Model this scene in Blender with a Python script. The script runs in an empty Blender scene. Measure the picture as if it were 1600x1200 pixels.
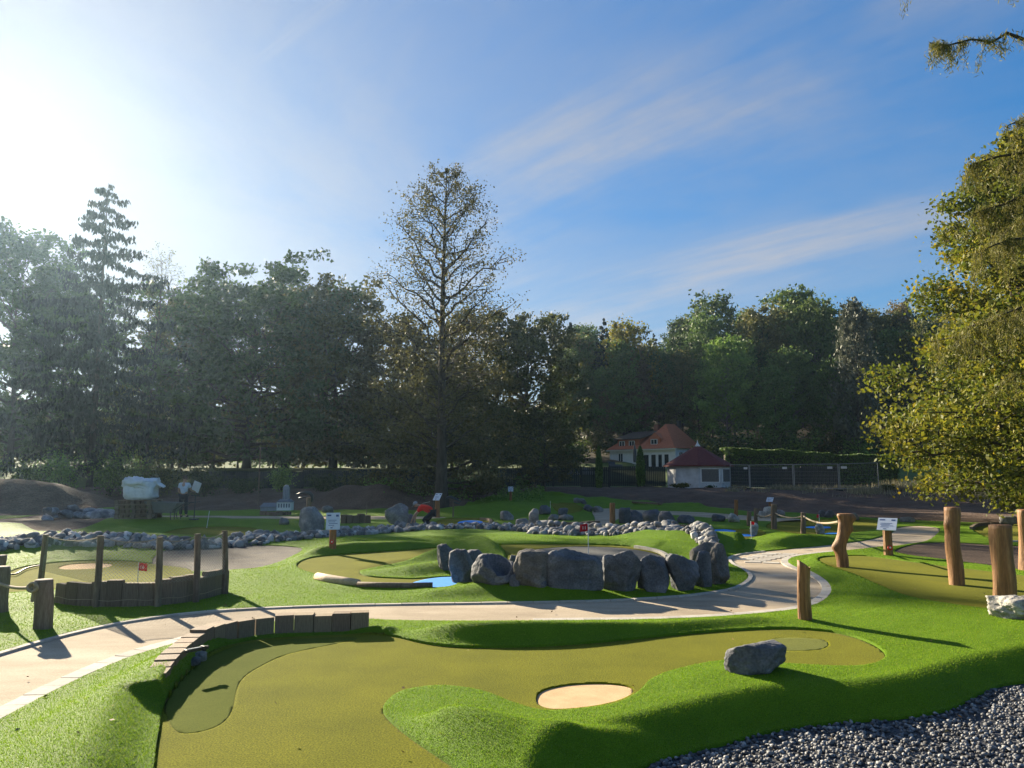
import bpy, bmesh, math, random
import numpy as np
from mathutils import Vector, Matrix, Euler
R = math.radians
SC = bpy.context.scene
COL = SC.collection
# ------------------------------------------------------------------ camera
FPX, CX, CY, CAMZ, HORIZON = 1186.0, 800.0, 600.0, 2.0, 745.0
PITCH = math.atan((HORIZON - CY) / FPX)
cd = bpy.data.cameras.new('camera'); cam = bpy.data.objects.new('camera', cd); COL.objects.link(cam)
cam.location = (0, 0, CAMZ); cam.rotation_euler = (R(90) + PITCH, 0, 0)
cd.sensor_width = 36.0; cd.lens = 36.0 * FPX / 1600.0; cd.clip_start = 0.05; cd.clip_end = 3000
SC.camera = cam
# ------------------------------------------------------------------ light
SUN_AZ, SUN_EL = R(-38.0), R(20.5)          # azimuth from +Y towards +X, elevation
SUN_DIR = Vector((math.sin(SUN_AZ) * math.cos(SUN_EL), math.cos(SUN_AZ) * math.cos(SUN_EL), math.sin(SUN_EL)))
sl = bpy.data.lights.new('sun', 'SUN'); so = bpy.data.objects.new('sun', sl); COL.objects.link(so)
sl.energy = 5.0; sl.angle = R(0.6); sl.color = (1.0, 0.87, 0.66)
so.rotation_euler = SUN_DIR.to_track_quat('Z', 'Y').to_euler(); so.location = (-40, 50, 60)
W = bpy.data.worlds.new('World'); SC.world = W; W.use_nodes = True
CLOUD_A, CLOUD_B = 3.1, 7.7
def build_world():
    nt = W.node_tree; N = nt.nodes; L = nt.links; N.clear()
    out = N.new('ShaderNodeOutputWorld'); bg = N.new('ShaderNodeBackground'); bg.inputs['Strength'].default_value = 0.059
    sky = N.new('ShaderNodeTexSky'); sky.sky_type = 'NISHITA'; sky.sun_disc = False
    sky.sun_elevation = SUN_EL; sky.sun_rotation = SUN_AZ
    sky.altitude = 200; sky.air_density = 1.0; sky.dust_density = 0.45; sky.ozone_density = 3.5
    tc = N.new('ShaderNodeTexCoord'); sep = N.new('ShaderNodeSeparateXYZ'); L.new(tc.outputs['Generated'], sep.inputs[0])
    def math_(op, a, b=None, c=None):
        m = N.new('ShaderNodeMath'); m.operation = op
        for i, s in enumerate((a, b, c)):
            if s is None: continue
            if isinstance(s, (int, float)): m.inputs[i].default_value = s
            else: L.new(s, m.inputs[i])
        return m.outputs[0]
    zz = math_('ADD', math_('MAXIMUM', sep.outputs['Z'], 0.0), 0.12)
    px = math_('DIVIDE', sep.outputs['X'], zz); py = math_('DIVIDE', sep.outputs['Y'], zz)
    cmb = N.new('ShaderNodeCombineXYZ'); L.new(px, cmb.inputs[0]); L.new(py, cmb.inputs[1])
    def cloud(rot, sx, sy, scale, dist, lo, hi, w):
        m0 = N.new('ShaderNodeMapping'); m0.inputs['Rotation'].default_value = (0, 0, R(rot)); L.new(cmb.outputs[0], m0.inputs[0])
        mp = N.new('ShaderNodeMapping'); mp.inputs['Scale'].default_value = (sx, sy, 1); mp.inputs['Location'].default_value = (w, w * .7, 0)
        L.new(m0.outputs[0], mp.inputs[0])
        nz = N.new('ShaderNodeTexNoise'); nz.inputs['Scale'].default_value = scale; nz.inputs['Detail'].default_value = 10
        nz.inputs['Roughness'].default_value = .60; nz.inputs['Distortion'].default_value = dist
        L.new(mp.outputs[0], nz.inputs['Vector'])
        mr = N.new('ShaderNodeMapRange'); mr.interpolation_type = 'SMOOTHSTEP'
        mr.inputs['From Min'].default_value = lo; mr.inputs['From Max'].default_value = hi
        L.new(nz.outputs['Fac'], mr.inputs['Value']); return mr.outputs[0]
    c1 = cloud(46, .30, 1.5, 1.1, .6, .42, .78, CLOUD_A)       # long wisps
    c2 = cloud(30, .55, 1.1, .50, .3, .40, .66, CLOUD_B)        # broad veil they sit in
    fac = math_('MULTIPLY', c1, math_('ADD', math_('MULTIPLY', c2, .8), .2))
    fac = math_('MINIMUM', math_('ADD', math_('MULTIPLY', fac, 1.0), math_('MULTIPLY', c2, .30)), .85)
    # a thin bank of high cloud lies over the left half of the sky
    nb = N.new('ShaderNodeTexNoise'); nb.inputs['Scale'].default_value = 1.1; nb.inputs['Detail'].default_value = 8; nb.inputs['Roughness'].default_value = .62; nb.inputs['Distortion'].default_value = .5
    L.new(cmb.outputs[0], nb.inputs['Vector'])
    bk = N.new('ShaderNodeMapRange'); bk.interpolation_type = 'SMOOTHSTEP'; bk.inputs['From Min'].default_value = .55; bk.inputs['From Max'].default_value = -1.1; bk.inputs['To Max'].default_value = .62
    L.new(math_('ADD', px, math_('MULTIPLY', math_('SUBTRACT', nb.outputs['Fac'], .5), -2.6)), bk.inputs['Value'])
    fac = math_('MAXIMUM', fac, bk.outputs[0])
    # the clear sky, its glow round the sun softened as by high thin cloud
    hs = N.new('ShaderNodeHueSaturation'); hs.inputs['Saturation'].default_value = 1.3; L.new(sky.outputs[0], hs.inputs['Color'])
    bw0 = N.new('ShaderNodeRGBToBW'); L.new(sky.outputs[0], bw0.inputs[0])
    soft = math_('DIVIDE', 1.42, math_('ADD', 1.0, math_('DIVIDE', bw0.outputs[0], 3.0)))
    sv = N.new('ShaderNodeVectorMath'); sv.operation = 'SCALE'; L.new(hs.outputs[0], sv.inputs[0]); L.new(soft, sv.inputs['Scale'])
    # cirrus scatters sunlight: the grey of the sky behind it plus a share of white
    bw = N.new('ShaderNodeRGBToBW'); L.new(sv.outputs[0], bw.inputs[0])
    v = math_('ADD', math_('MULTIPLY', bw.outputs[0], .90), 1.35)
    cc = N.new('ShaderNodeCombineColor')
    L.new(v, cc.inputs[0]); L.new(v, cc.inputs[1]); L.new(math_('MULTIPLY', v, 1.05), cc.inputs[2])
    mx = N.new('ShaderNodeMix'); mx.data_type = 'RGBA'
    L.new(fac, mx.inputs['Factor']); L.new(sv.outputs[0], mx.inputs['A']); L.new(cc.outputs[0], mx.inputs['B'])
    L.new(mx.outputs['Result'], bg.inputs['Color']); L.new(bg.outputs[0], out.inputs[0])
build_world()
vs = SC.view_settings; vs.view_transform = 'Standard'; vs.look = 'None'; vs.exposure = 1.72; vs.gamma = 1.0; vs.use_curve_mapping = False
SC.render.engine = 'CYCLES'
cy = SC.cycles; cy.use_denoising = True; cy.max_bounces = 6; cy.diffuse_bounces = 2; cy.glossy_bounces = 2; cy.transmission_bounces = 4
cy.transparent_max_bounces = 8; cy.volume_bounces = 0; cy.caustics_reflective = False; cy.caustics_refractive = False
# ------------------------------------------------------------------ helpers
rng = np.random.default_rng(7)
random.seed(7)
def ray(u, v):
    a = (u - CX) / FPX; b = (CY - v) / FPX
    c, s = math.cos(PITCH), math.sin(PITCH)
    return np.array((a, c - b * s, s + b * c))
def P(u, v, z=0.0):
    """ground point seen at photo pixel (u, v) on the level z"""
    d = ray(u, v); t = (z - CAMZ) / d[2]
    return (d[0] * t, d[1] * t)
def PD(u, v, y):
    """point seen at photo pixel (u, v) at the distance y"""
    d = ray(u, v); t = y / d[1]
    return (d[0] * t, y, CAMZ + d[2] * t)
def smooth(a, b, x):
    t = np.clip((x - a) / (b - a), 0, 1); return t * t * (3 - 2 * t)
def _hash(i, j, k):
    n = (i * 374761393 + j * 668265263 + k * 2147483647 * 3 + 1274126177) & 0xFFFFFFFF
    n = ((n ^ (n >> 13)) * 1274126177) & 0xFFFFFFFF
    n = n ^ (n >> 16)
    return (n & 0xFFFFFF) / float(0xFFFFFF)
def vnoise(p):
    p = np.asarray(p, float); f = np.floor(p); i = f.astype(np.int64); t = p - f; t = t * t * (3 - 2 * t)
    r = 0
    for a in (0, 1):
        for b in (0, 1):
            for c in (0, 1):
                w = (t[:, 0] if a else 1 - t[:, 0]) * (t[:, 1] if b else 1 - t[:, 1]) * (t[:, 2] if c else 1 - t[:, 2])
                r = r + w * _hash(i[:, 0] + a, i[:, 1] + b, i[:, 2] + c)
    return r * 2 - 1
def fbm(p, oct=4, gain=.5):
    p = np.asarray(p, float); r = 0; a = 1.0
    for o in range(oct):
        r = r + a * vnoise(p * (2.03 ** o) + o * 17.3); a *= gain
    return r
def seg_dist(x, y, pts):
    """distance to a polyline, with the parameter index of the nearest place"""
    best = np.full(x.shape, 1e9); par = np.zeros(x.shape)
    for k in range(len(pts) - 1):
        ax, ay = pts[k]; bx, by = pts[k + 1]; dx, dy = bx - ax, by - ay
        l2 = dx * dx + dy * dy + 1e-12
        t = np.clip(((x - ax) * dx + (y - ay) * dy) / l2, 0, 1)
        d = np.hypot(x - ax - t * dx, y - ay - t * dy)
        m = d < best; best[m] = d[m]; par[m] = (k + t)[m]
    return best, par
def sdf(x, y, poly):
    """signed distance to a closed polygon, negative inside"""
    pts = list(poly) + [poly[0]]
    d, _ = seg_dist(x, y, pts)
    ins = np.zeros(x.shape, bool)
    for k in range(len(poly)):
        ax, ay = pts[k]; bx, by = pts[k + 1]
        c = (ay > y) != (by > y)
        with np.errstate(divide='ignore', invalid='ignore'):
            xi = (bx - ax) * (y - ay) / (by - ay + 1e-15) + ax
        ins ^= c & (x < xi)
    return np.where(ins, -d, d)
def spline(pts, n=6, closed=True):
    """Catmull-Rom through the points"""
    p = [np.array(q, float) for q in pts]; m = len(p); out = []
    rg = range(m) if closed else range(m - 1)
    for i in rg:
        if closed: a, b, c, d = p[(i - 1) % m], p[i], p[(i + 1) % m], p[(i + 2) % m]
        else: a, b, c, d = p[max(i - 1, 0)], p[i], p[i + 1], p[min(i + 2, m - 1)]
        for j in range(n):
            t = j / n
            out.append(.5 * ((2 * b) + (-a + c) * t + (2 * a - 5 * b + 4 * c - d) * t * t + (-a + 3 * b - 3 * c + d) * t ** 3))
    if not closed: out.append(p[-1])
    return [tuple(q) for q in out]
# ---- objects
def link(o, parent=None):
    COL.objects.link(o)
    if parent is not None: o.parent = parent
    return o
def tag(o, label=None, cat=None, group=None, kind=None):
    if label: o['label'] = label
    if cat: o['category'] = cat
    if group: o['group'] = group
    if kind: o['kind'] = kind
    return o
def empty(name, loc=(0, 0, 0), rz=0.0, label=None, cat=None, group=None):
    o = bpy.data.objects.new(name, None); o.location = loc; o.rotation_euler = (0, 0, rz); o.empty_display_size = .1
    link(o); return tag(o, label, cat, group)
def fast_mesh(name, V, F, smooth_=False, attr=None):
    """V (n,3), F (m,k) with k 3 or 4, as one mesh; attr: {name: per-face float array}"""
    V = np.ascontiguousarray(V, np.float32); F = np.ascontiguousarray(F, np.int32)
    me = bpy.data.meshes.new(name); k = F.shape[1]
    me.vertices.add(len(V)); me.vertices.foreach_set('co', V.ravel())
    me.loops.add(F.size); me.loops.foreach_set('vertex_index', F.ravel())
    me.polygons.add(len(F)); me.polygons.foreach_set('loop_start', np.arange(0, F.size, k, dtype=np.int32))
    me.polygons.foreach_set('loop_total', np.full(len(F), k, np.int32))
    if smooth_: me.polygons.foreach_set('use_smooth', np.ones(len(F), bool))
    if attr:
        for an, av in attr.items():
            a = me.attributes.new(an, 'FLOAT', 'FACE'); a.data.foreach_set('value', np.asarray(av, np.float32))
    me.update(calc_edges=True); me.validate(); return me
def obj(name, me, mat, parent=None, loc=None, rot=None, scale=None):
    o = bpy.data.objects.new(name, me)
    if mat is not None and len(me.materials) == 0: me.materials.append(mat)
    if loc is not None: o.location = loc
    if rot is not None: o.rotation_euler = rot
    if scale is not None: o.scale = scale
    return link(o, parent)
class MB:
    """collects polygons of any size"""
    def __init__(s): s.v = []; s.f = []
    def add(s, V, F):
        b = len(s.v); s.v += [tuple(map(float, q)) for q in V]; s.f += [tuple(i + b for i in f) for f in F]; return s
    def box(s, c, d, M=None):
        x, y, z = d[0] / 2, d[1] / 2, d[2] / 2
        V = [(-x, -y, -z), (x, -y, -z), (x, y, -z), (-x, y, -z), (-x, -y, z), (x, -y, z), (x, y, z), (-x, y, z)]
        if M is not None: V = [tuple(M @ Vector(q)) for q in V]
        V = [(q[0] + c[0], q[1] + c[1], q[2] + c[2]) for q in V]
        return s.add(V, [(0, 3, 2, 1), (4, 5, 6, 7), (0, 1, 5, 4), (1, 2, 6, 5), (2, 3, 7, 6), (3, 0, 4, 7)])
    def tube(s, pts, rad, n=8, cap=True):
        pts = [Vector(p) for p in pts]; m = len(pts)
        if not hasattr(rad, '__len__'): rad = [rad] * m
        V = []; up = None
        for i in range(m):
            t = (pts[min(i + 1, m - 1)] - pts[max(i - 1, 0)]).normalized()
            if up is None:
                up = Vector((0, 0, 1)) if abs(t.z) < .9 else Vector((1, 0, 0))
            a = t.cross(up).normalized(); b = a.cross(t).normalized(); up = b
            for k in range(n):
                w = 2 * math.pi * k / n
                V.append(pts[i] + (a * math.cos(w) + b * math.sin(w)) * rad[i])
        F = [(i * n + k, i * n + (k + 1) % n, (i + 1) * n + (k + 1) % n, (i + 1) * n + k) for i in range(m - 1) for k in range(n)]
        if cap: F += [tuple(range(n - 1, -1, -1)), tuple((m - 1) * n + k for k in range(n))]
        return s.add(V, F)
    def mesh(s, name, sm=False):
        me = bpy.data.meshes.new(name); me.from_pydata(s.v, [], s.f)
        if sm: me.polygons.foreach_set('use_smooth', np.ones(len(me.polygons), bool))
        me.update(); return me
    def build(s, name, mat, parent=None, sm=False, bevel=0, **k):
        o = obj(name, s.mesh(name, sm), mat, parent, **k)
        if bevel:
            b = o.modifiers.new('bevel', 'BEVEL'); b.width = bevel; b.segments = 2; b.limit_method = 'ANGLE'
        return o
# ---- materials
MATS = {}
def lin(c):
    return tuple(((x / 255) / 12.92 if x / 255 <= .04045 else ((x / 255 + .055) / 1.055) ** 2.4) for x in c)
def mat(name, stops, scale=5.0, detail=6, rough=.85, bump=0.0, bscale=None, stretch=(1, 1, 1), coord='Object', spec=.3,
        trans=0.0, attr=None, fine=None, dist=0.0, bdist=.02, hue=None):
    """procedural surface: noise -> colour ramp (stops: [(pos, rgb)]), optional fine second noise, bump, translucency"""
    if name in MATS: return MATS[name]
    m = bpy.data.materials.new(name); m.use_nodes = True; nt = m.node_tree; N = nt.nodes; L = nt.links
    bs = N['Principled BSDF']; out = N['Material Output']
    tc = N.new('ShaderNodeTexCoord'); mp = N.new('ShaderNodeMapping'); mp.inputs['Scale'].default_value = stretch
    L.new(tc.outputs[coord], mp.inputs[0])
    nz = N.new('ShaderNodeTexNoise'); nz.inputs['Scale'].default_value = scale; nz.inputs['Detail'].default_value = detail
    nz.inputs['Roughness'].default_value = .6; nz.inputs['Distortion'].default_value = dist
    L.new(mp.outputs[0], nz.inputs['Vector'])
    rp = N.new('ShaderNodeValToRGB'); e = rp.color_ramp.elements
    while len(e) < len(stops): e.new(.5)
    for k, (p, c) in enumerate(stops): e[k].position = p; e[k].color = (*c, 1)
    fac = nz.outputs['Fac']
    if attr:
        at = N.new('ShaderNodeAttribute'); at.attribute_name = attr
        fac = at.outputs['Fac']
    L.new(fac, rp.inputs[0]); colr = rp.outputs[0]
    if fine:
        fs, lo, hi = fine
        n2 = N.new('ShaderNodeTexNoise'); n2.inputs['Scale'].default_value = fs; n2.inputs['Detail'].default_value = 3
        L.new(mp.outputs[0], n2.inputs['Vector'])
        mr = N.new('ShaderNodeMapRange'); mr.inputs['From Min'].default_value = .3; mr.inputs['From Max'].default_value = .7
        mr.inputs['To Min'].default_value = lo; mr.inputs['To Max'].default_value = hi
        L.new(n2.outputs['Fac'], mr.inputs['Value'])
        mu = N.new('ShaderNodeVectorMath'); mu.operation = 'SCALE'; L.new(colr, mu.inputs[0]); L.new(mr.outputs[0], mu.inputs['Scale'])
        colr = mu.outputs[0]
    if hue:
        oi = N.new('ShaderNodeObjectInfo'); hs = N.new('ShaderNodeHueSaturation')
        a = N.new('ShaderNodeMapRange'); a.inputs['To Min'].default_value = .5 - hue[0]; a.inputs['To Max'].default_value = .5 + hue[0]
        b = N.new('ShaderNodeMapRange'); b.inputs['To Min'].default_value = 1 - hue[1]; b.inputs['To Max'].default_value = 1 + hue[1]
        fr = N.new('ShaderNodeMath'); fr.operation = 'FRACT'; m7 = N.new('ShaderNodeMath'); m7.operation = 'MULTIPLY'; m7.inputs[1].default_value = 7.13
        L.new(oi.outputs['Random'], m7.inputs[0]); L.new(m7.outputs[0], fr.inputs[0])
        L.new(oi.outputs['Random'], a.inputs['Value']); L.new(fr.outputs[0], b.inputs['Value'])
        L.new(a.outputs[0], hs.inputs['Hue']); L.new(b.outputs[0], hs.inputs['Value']); L.new(colr, hs.inputs['Color']); colr = hs.outputs[0]
    L.new(colr, bs.inputs['Base Color']); bs.inputs['Roughness'].default_value = rough; bs.inputs['Specular IOR Level'].default_value = spec
    if bump:
        n3 = N.new('ShaderNodeTexNoise'); n3.inputs['Scale'].default_value = bscale or scale * 3; n3.inputs['Detail'].default_value = 5
        L.new(mp.outputs[0], n3.inputs['Vector'])
        bp = N.new('ShaderNodeBump'); bp.inputs['Strength'].default_value = bump; bp.inputs['Distance'].default_value = bdist
        L.new(n3.outputs['Fac'], bp.inputs['Height']); L.new(bp.outputs[0], bs.inputs['Normal'])
    if trans:
        tr = N.new('ShaderNodeBsdfTranslucent'); ms = N.new('ShaderNodeMixShader'); ms.inputs[0].default_value = trans
        L.new(colr, tr.inputs['Color']); L.new(bs.outputs[0], ms.inputs[1]); L.new(tr.outputs[0], ms.inputs[2]); L.new(ms.outputs[0], out.inputs[0])
    MATS[name] = m; return m
def plain(name, c, rough=.6, metal=0.0, spec=.4, v=.12, scale=9.0, bump=.15):
    """a near-uniform surface with slight wear"""
    m = mat(name, [(.3, tuple(x * (1 - v) for x in c)), (.7, tuple(min(1, x * (1 + v)) for x in c))], scale=scale, rough=rough, spec=spec, bump=bump, bdist=.004)
    m.node_tree.nodes['Principled BSDF'].inputs['Metallic'].default_value = metal
    return m
# ================================================================== TERRAIN
def poly(px, z=0.0, sm=True, n=4):
    q = [P(u, v, z) for u, v in px]
    return spline(q, n) if sm else q
Z_G2, Z_G3, Z_GRAV = .08, .14, -.20
PATH = poly([(-2000, 1700), (-1100, 1330), (-420, 1130), (-150, 1062), (0, 1018), (100, 990), (200, 969), (300, 956), (400, 949), (520, 944.5), (640, 942), (760, 940.5), (900, 938), (1000, 934),
             (1080, 928), (1138, 919), (1163, 908), (1169, 898), (1158, 888), (1142, 880), (1138, 870), (1165, 863.5), (1230, 857), (1300, 850),
             (1360, 842), (1392, 832), (1402, 824), (1432, 821), (1468, 824), (1464, 834), (1447, 845), (1400, 853), (1330, 859), (1270, 865), (1240, 870), (1231, 877),
             (1242, 885), (1268, 894), (1291, 907), (1299, 922), (1286, 938), (1255, 949), (1200, 956.5), (1100, 964), (1000, 967.5),
             (900, 969), (800, 969.5), (700, 969.5), (620, 968.5), (560, 966), (480, 966), (415, 972), (345, 986), (290, 1000), (200, 1027), (100, 1071), (0, 1124), (-150, 1215), (-420, 1400), (-700, 1700)], n=3)
FARPATH = poly([(150, 806), (300, 805), (460, 806), (640, 806), (700, 808), (640, 811), (460, 811), (300, 810.5), (150, 811)], n=3)
FARPATH2 = poly([(925, 798), (945, 794), (1000, 796.5), (1100, 800), (1180, 806), (1260, 811), (1240, 815), (1150, 812), (1060, 805), (985, 804), (962, 813), (935, 822), (905, 826), (900, 822), (930, 814)], n=3)
G1 = poly([(235, 1330), (240, 1200), (248, 1140), (260, 1088), (296, 1043), (336, 1014), (395, 996), (480, 990), (577, 987), (612, 991), (655, 1001), (700, 1007), (760, 1009), (850, 1007),
           (950, 1000), (1050, 990), (1150, 982), (1230, 979.5), (1300, 985), (1350, 998), (1381, 1016), (1376, 1032), (1330, 1040), (1230, 1036), (1140, 1030),
           (1060, 1044), (1018, 1060), (1000, 1078), (965, 1097), (910, 1106), (850, 1109), (800, 1096), (752, 1078), (690, 1070), (630, 1078), (602, 1098), (603, 1116), (645, 1152), (735, 1214), (800, 1290), (820, 1400), (500, 1420)], n=3)
BUNKER = poly([(838, 1083), (848, 1073), (880, 1065), (920, 1062), (960, 1063), (987, 1069), (988, 1078), (962, 1090), (915, 1099), (862, 1102), (840, 1094)], n=3)
TEE = poly([(263, 1090), (296, 1047), (336, 1018), (395, 1000), (480, 994), (560, 993), (520, 1003), (450, 1018), (405, 1038), (380, 1055), (369, 1075), (362, 1106), (345, 1126), (311, 1138), (278, 1138), (262, 1115)], n=3)
TEE2 = poly([(1190, 1004), (1205, 995), (1245, 993), (1285, 996), (1294, 1004), (1280, 1011), (1240, 1013), (1205, 1011)], n=3)
GRAVEL = poly([(990, 1204), (1060, 1178), (1130, 1161), (1200, 1142), (1300, 1128), (1400, 1121), (1480, 1108), (1520, 1088), (1548, 1075), (1585, 1066), (1700, 1060), (2000, 1060), (2200, 1300), (1400, 1700), (900, 1500), (930, 1260)], Z_GRAV, n=3)
G2 = poly([(463, 882), (475, 873), (500, 868), (560, 863), (640, 858), (700, 853), (760, 850), (840, 849), (920, 850), (985, 853), (1030, 862), (1042, 872), (1030, 884), (960, 890), (850, 890), (760, 888),
           (726, 905), (700, 916), (650, 917), (590, 915), (540, 911), (503, 903), (492, 896), (472, 890)], Z_G2, n=3)
BASIN = poly([(790, 876), (812, 864), (840, 856), (900, 852), (975, 854.5), (1028, 864), (1040, 873), (1022, 884), (950, 889), (860, 889), (800, 886)], Z_G2, n=3)
BLUE = poly([(628, 915), (645, 908), (680, 900), (712, 897), (726, 902), (732, 908), (722, 914), (690, 917.5), (660, 917)], Z_G2, n=3)
KNOLL = poly([(562, 893), (575, 886), (620, 876), (680, 864), (740, 858), (782, 862), (790, 873), (770, 886), (740, 894), (712, 897), (690, 898), (650, 901), (610, 900), (580, 898)], Z_G2, n=3)
G3 = poly([(1277, 872), (1300, 868), (1350, 867), (1400, 873), (1470, 882), (1540, 890), (1620, 900), (1720, 915), (1760, 940), (1720, 965), (1640, 960), (1560, 952), (1480, 942), (1420, 931), (1375, 914), (1335, 896), (1295, 883)], Z_G3, n=3)
MULCH = poly([(1398, 860), (1440, 849), (1500, 848), (1570, 853), (1700, 858), (1760, 900), (1690, 908), (1600, 892), (1540, 883), (1470, 874), (1415, 867)], 0, n=3)
G4 = poly([(1518, 824), (1545, 818), (1600, 817), (1700, 818), (1720, 840), (1640, 846), (1575, 846), (1540, 838)], 0, n=3)
G5 = poly([(1196, 822), (1215, 814), (1270, 811), (1330, 810), (1380, 814), (1370, 826), (1310, 834), (1250, 834), (1215, 829)], 0, n=3)
BLUE5A = poly([(1258, 823), (1270, 821.5), (1295, 822), (1296, 824.5), (1270, 824.5)], 0, n=3)
BLUE5B = poly([(1287, 833.5), (1298, 831.5), (1330, 831.5), (1328, 834.5), (1300, 835)], 0, n=3)
G6 = poly([(-60, 915), (0, 898), (40, 884), (110, 876), (190, 875), (250, 882), (295, 888), (300, 899), (280, 912), (200, 918), (100, 921), (20, 926), (-60, 932)], -.03, n=3)
SAND6 = poly([(92, 885), (110, 880), (140, 878.5), (168, 879), (176, 882), (160, 886), (125, 888), (100, 888)], -.03, n=3)
GRAVBED = poly([(238, 872), (258, 858), (300, 851), (400, 850), (462, 853), (472, 858), (455, 868), (425, 880), (375, 889), (300, 890), (250, 885)], 0, n=3)
G7 = poly([(1040, 840), (1060, 832), (1110, 827), (1170, 826), (1195, 830), (1192, 838), (1160, 846), (1100, 848), (1055, 846)], 0, n=3)
BLUE7A = poly([(1111, 826.5), (1130, 826), (1150, 828.5), (1142, 831), (1118, 830.5)], 0, n=3)
BLUE7B = poly([(1143, 834), (1160, 833.5), (1176, 834.5), (1178, 837), (1150, 836.8)], 0, n=3)
G8 = poly([(255, 832), (290, 824), (340, 822), (395, 824), (402, 831), (380, 840), (310, 842), (268, 839)], 0, n=3)
G9 = poly([(668, 822), (685, 813), (705, 809), (760, 809), (772, 813), (765, 821), (720, 825), (690, 826)], 0, n=3)
BLUE9 = poly([(716, 815), (730, 812.5), (752, 813.5), (752, 817), (735, 819), (718, 818)], 0, n=3)
G10 = poly([(855, 797), (870, 793), (900, 793), (912, 797), (905, 803), (875, 804)], 0, n=3)
RUBBLEBED = poly([(-300, 822), (0, 812), (60, 804), (140, 800), (188, 808), (186, 817), (130, 829), (60, 831), (0, 826), (-300, 840)], 0, n=3)
# where the turf ends and the raw soil of the building site begins
TURFEND = [P(u, v) for u, v in [(-900, 822), (-300, 815), (0, 806), (190, 799), (300, 798), (430, 796), (600, 797), (700, 799), (745, 790), (800, 786), (860, 786), (950, 789),
                                (1080, 793), (1180, 800), (1300, 806), (1420, 813), (1520, 817), (1700, 820), (2400, 830)]]
SOIL = [(-160, 120)] + TURFEND + [(190, 120)]
def ridge(x, y, nodes):
    """nodes: (x, y, h, w_front, w_back); a rounded bank along the polyline"""
    pts = [(n[0], n[1]) for n in nodes]; d, t = seg_dist(x, y, pts)
    i = np.clip(t.astype(int), 0, len(nodes) - 2); f = t - i
    A = np.array(nodes); a, b = A[i], A[i + 1]
    c = a + (b - a) * f[:, None]
    front = y < c[:, 1]
    w = np.where(front, c[:, 3], c[:, 4]); q = np.clip(d / w, 0, 1)
    return c[:, 2] * .5 * (1 + np.cos(math.pi * q))
def rn(lst): return [(*P(u, v, h), h, wf, wb) for u, v, h, wf, wb in lst]
def rd(lst): return [(*PD(u, v, d)[:2], h, wf, wb) for u, v, d, h, wf, wb in lst]
WALL_PX = [(258, 1082), (268, 1068), (280, 1053), (296, 1038), (316, 1022), (340, 1009), (370, 999), (410, 992), (450, 989), (500, 987.5), (540, 986.5), (577, 985)]
WALL = spline([P(u, v) for u, v in WALL_PX], 6, closed=False)
RIDGES = [
    rn([(610, 1112, .10, 1.1, .4), (680, 1094, .24, 1.5, .45), (830, 1128, .14, 1.1, .35), (920, 1130, .12, 1.0, .3), (1010, 1104, .20, .95, .35), (1120, 1058, .44, .95, .55), (1200, 1050, .50, 1.0, .6),
        (1300, 1060, .38, 1.1, .7), (1420, 1066, .22, 1.1, .9), (1540, 1056, .08, .9, 1.0), (1650, 1045, .05, .8, 1.0)]),
    rn([(585, 978, .10, .5, .5), (640, 974, .17, .6, .45), (760, 973, .20, .65, .42), (900, 972, .19, .6, .42), (1050, 970, .13, .55, .4), (1180, 968, .05, .5, .4)]),
    rn([(20, 1280, .17, 1.3, 1.3), (120, 1180, .18, 1.2, 1.3), (190, 1100, .18, 1.1, 1.2), (240, 1052, .17, .8, 1.0), (280, 1020, .15, .6, .7), (320, 996, .11, .4, .5)]),
    rn([(475, 858, .22, 1.3, 2.2), (560, 843, .42, 1.8, 2.2), (700, 834, .48, 2.4, 2.2), (830, 832, .5, 2.4, 2.2), (950, 835, .42, 2.2, 2.2), (1040, 845, .25, 1.6, 2.0), (1090, 860, .12, 1.0, 1.5)]),
    rn([(580, 893, .06, .6, .5), (640, 884, .18, .8, .6), (700, 874, .24, .9, .7), (765, 872, .2, .9, .7)]),
    rn([(690, 925, .06, .6, .8), (760, 914, .14, .7, .8), (880, 920, .10, .7, .8)]),
    rn([(1285, 868, .16, .4, .5), (1350, 863, .28, .6, .6), (1440, 872, .32, .6, .7), (1530, 883, .32, .6, .7), (1640, 900, .32, .6, .7)]),
    rn([(1330, 940, .03, .7, .8), (1420, 945, .10, 1.6, 1.2), (1500, 955, .14, 2.0, 1.3), (1620, 966, .18, 2.2, 1.3), (1800, 980, .18, 2.2, 1.3)]),
    rn([(1040, 818, .15, 2.5, 2), (1095, 818, .55, 4, 3), (1150, 822, .35, 3.5, 3), (1230, 834, .3, 3, 2), (1320, 840, .2, 2.5, 2)]),
    rd([(735, 790, 44, .3, 4, 4), (790, 785, 45, .55, 5, 5), (860, 787, 45, .45, 5, 4), (920, 792, 44, .2, 4, 4)]),
    rd([(-40, 850, 21, .2, 2.5, 2.5), (90, 848, 22, .3, 3, 2.5), (200, 842, 23.5, .3, 3, 3), (340, 838, 25, .15, 3, 3)]),
    rd([(60, 830, 31, .25, 4, 3), (210, 822, 32, .3, 4, 3), (330, 818, 33, .25, 4, 3), (420, 822, 32, .15, 4, 3)]),
    rd([(-700, 750, 48, 1.6, 5, 5), (-100, 750, 47, 1.8, 5, 5), (30, 750, 46, 1.85, 4.5, 5), (90, 755, 46, 1.6, 4.5, 5), (150, 765, 46, .9, 4, 4), (200, 775, 46, .3, 4, 4)]),
    rd([(470, 775, 51, .5, 4, 4), (540, 768, 51, 1.2, 4, 4), (610, 766, 51, 1.3, 4, 4), (660, 775, 51, .6, 4, 4)]),
]
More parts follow.
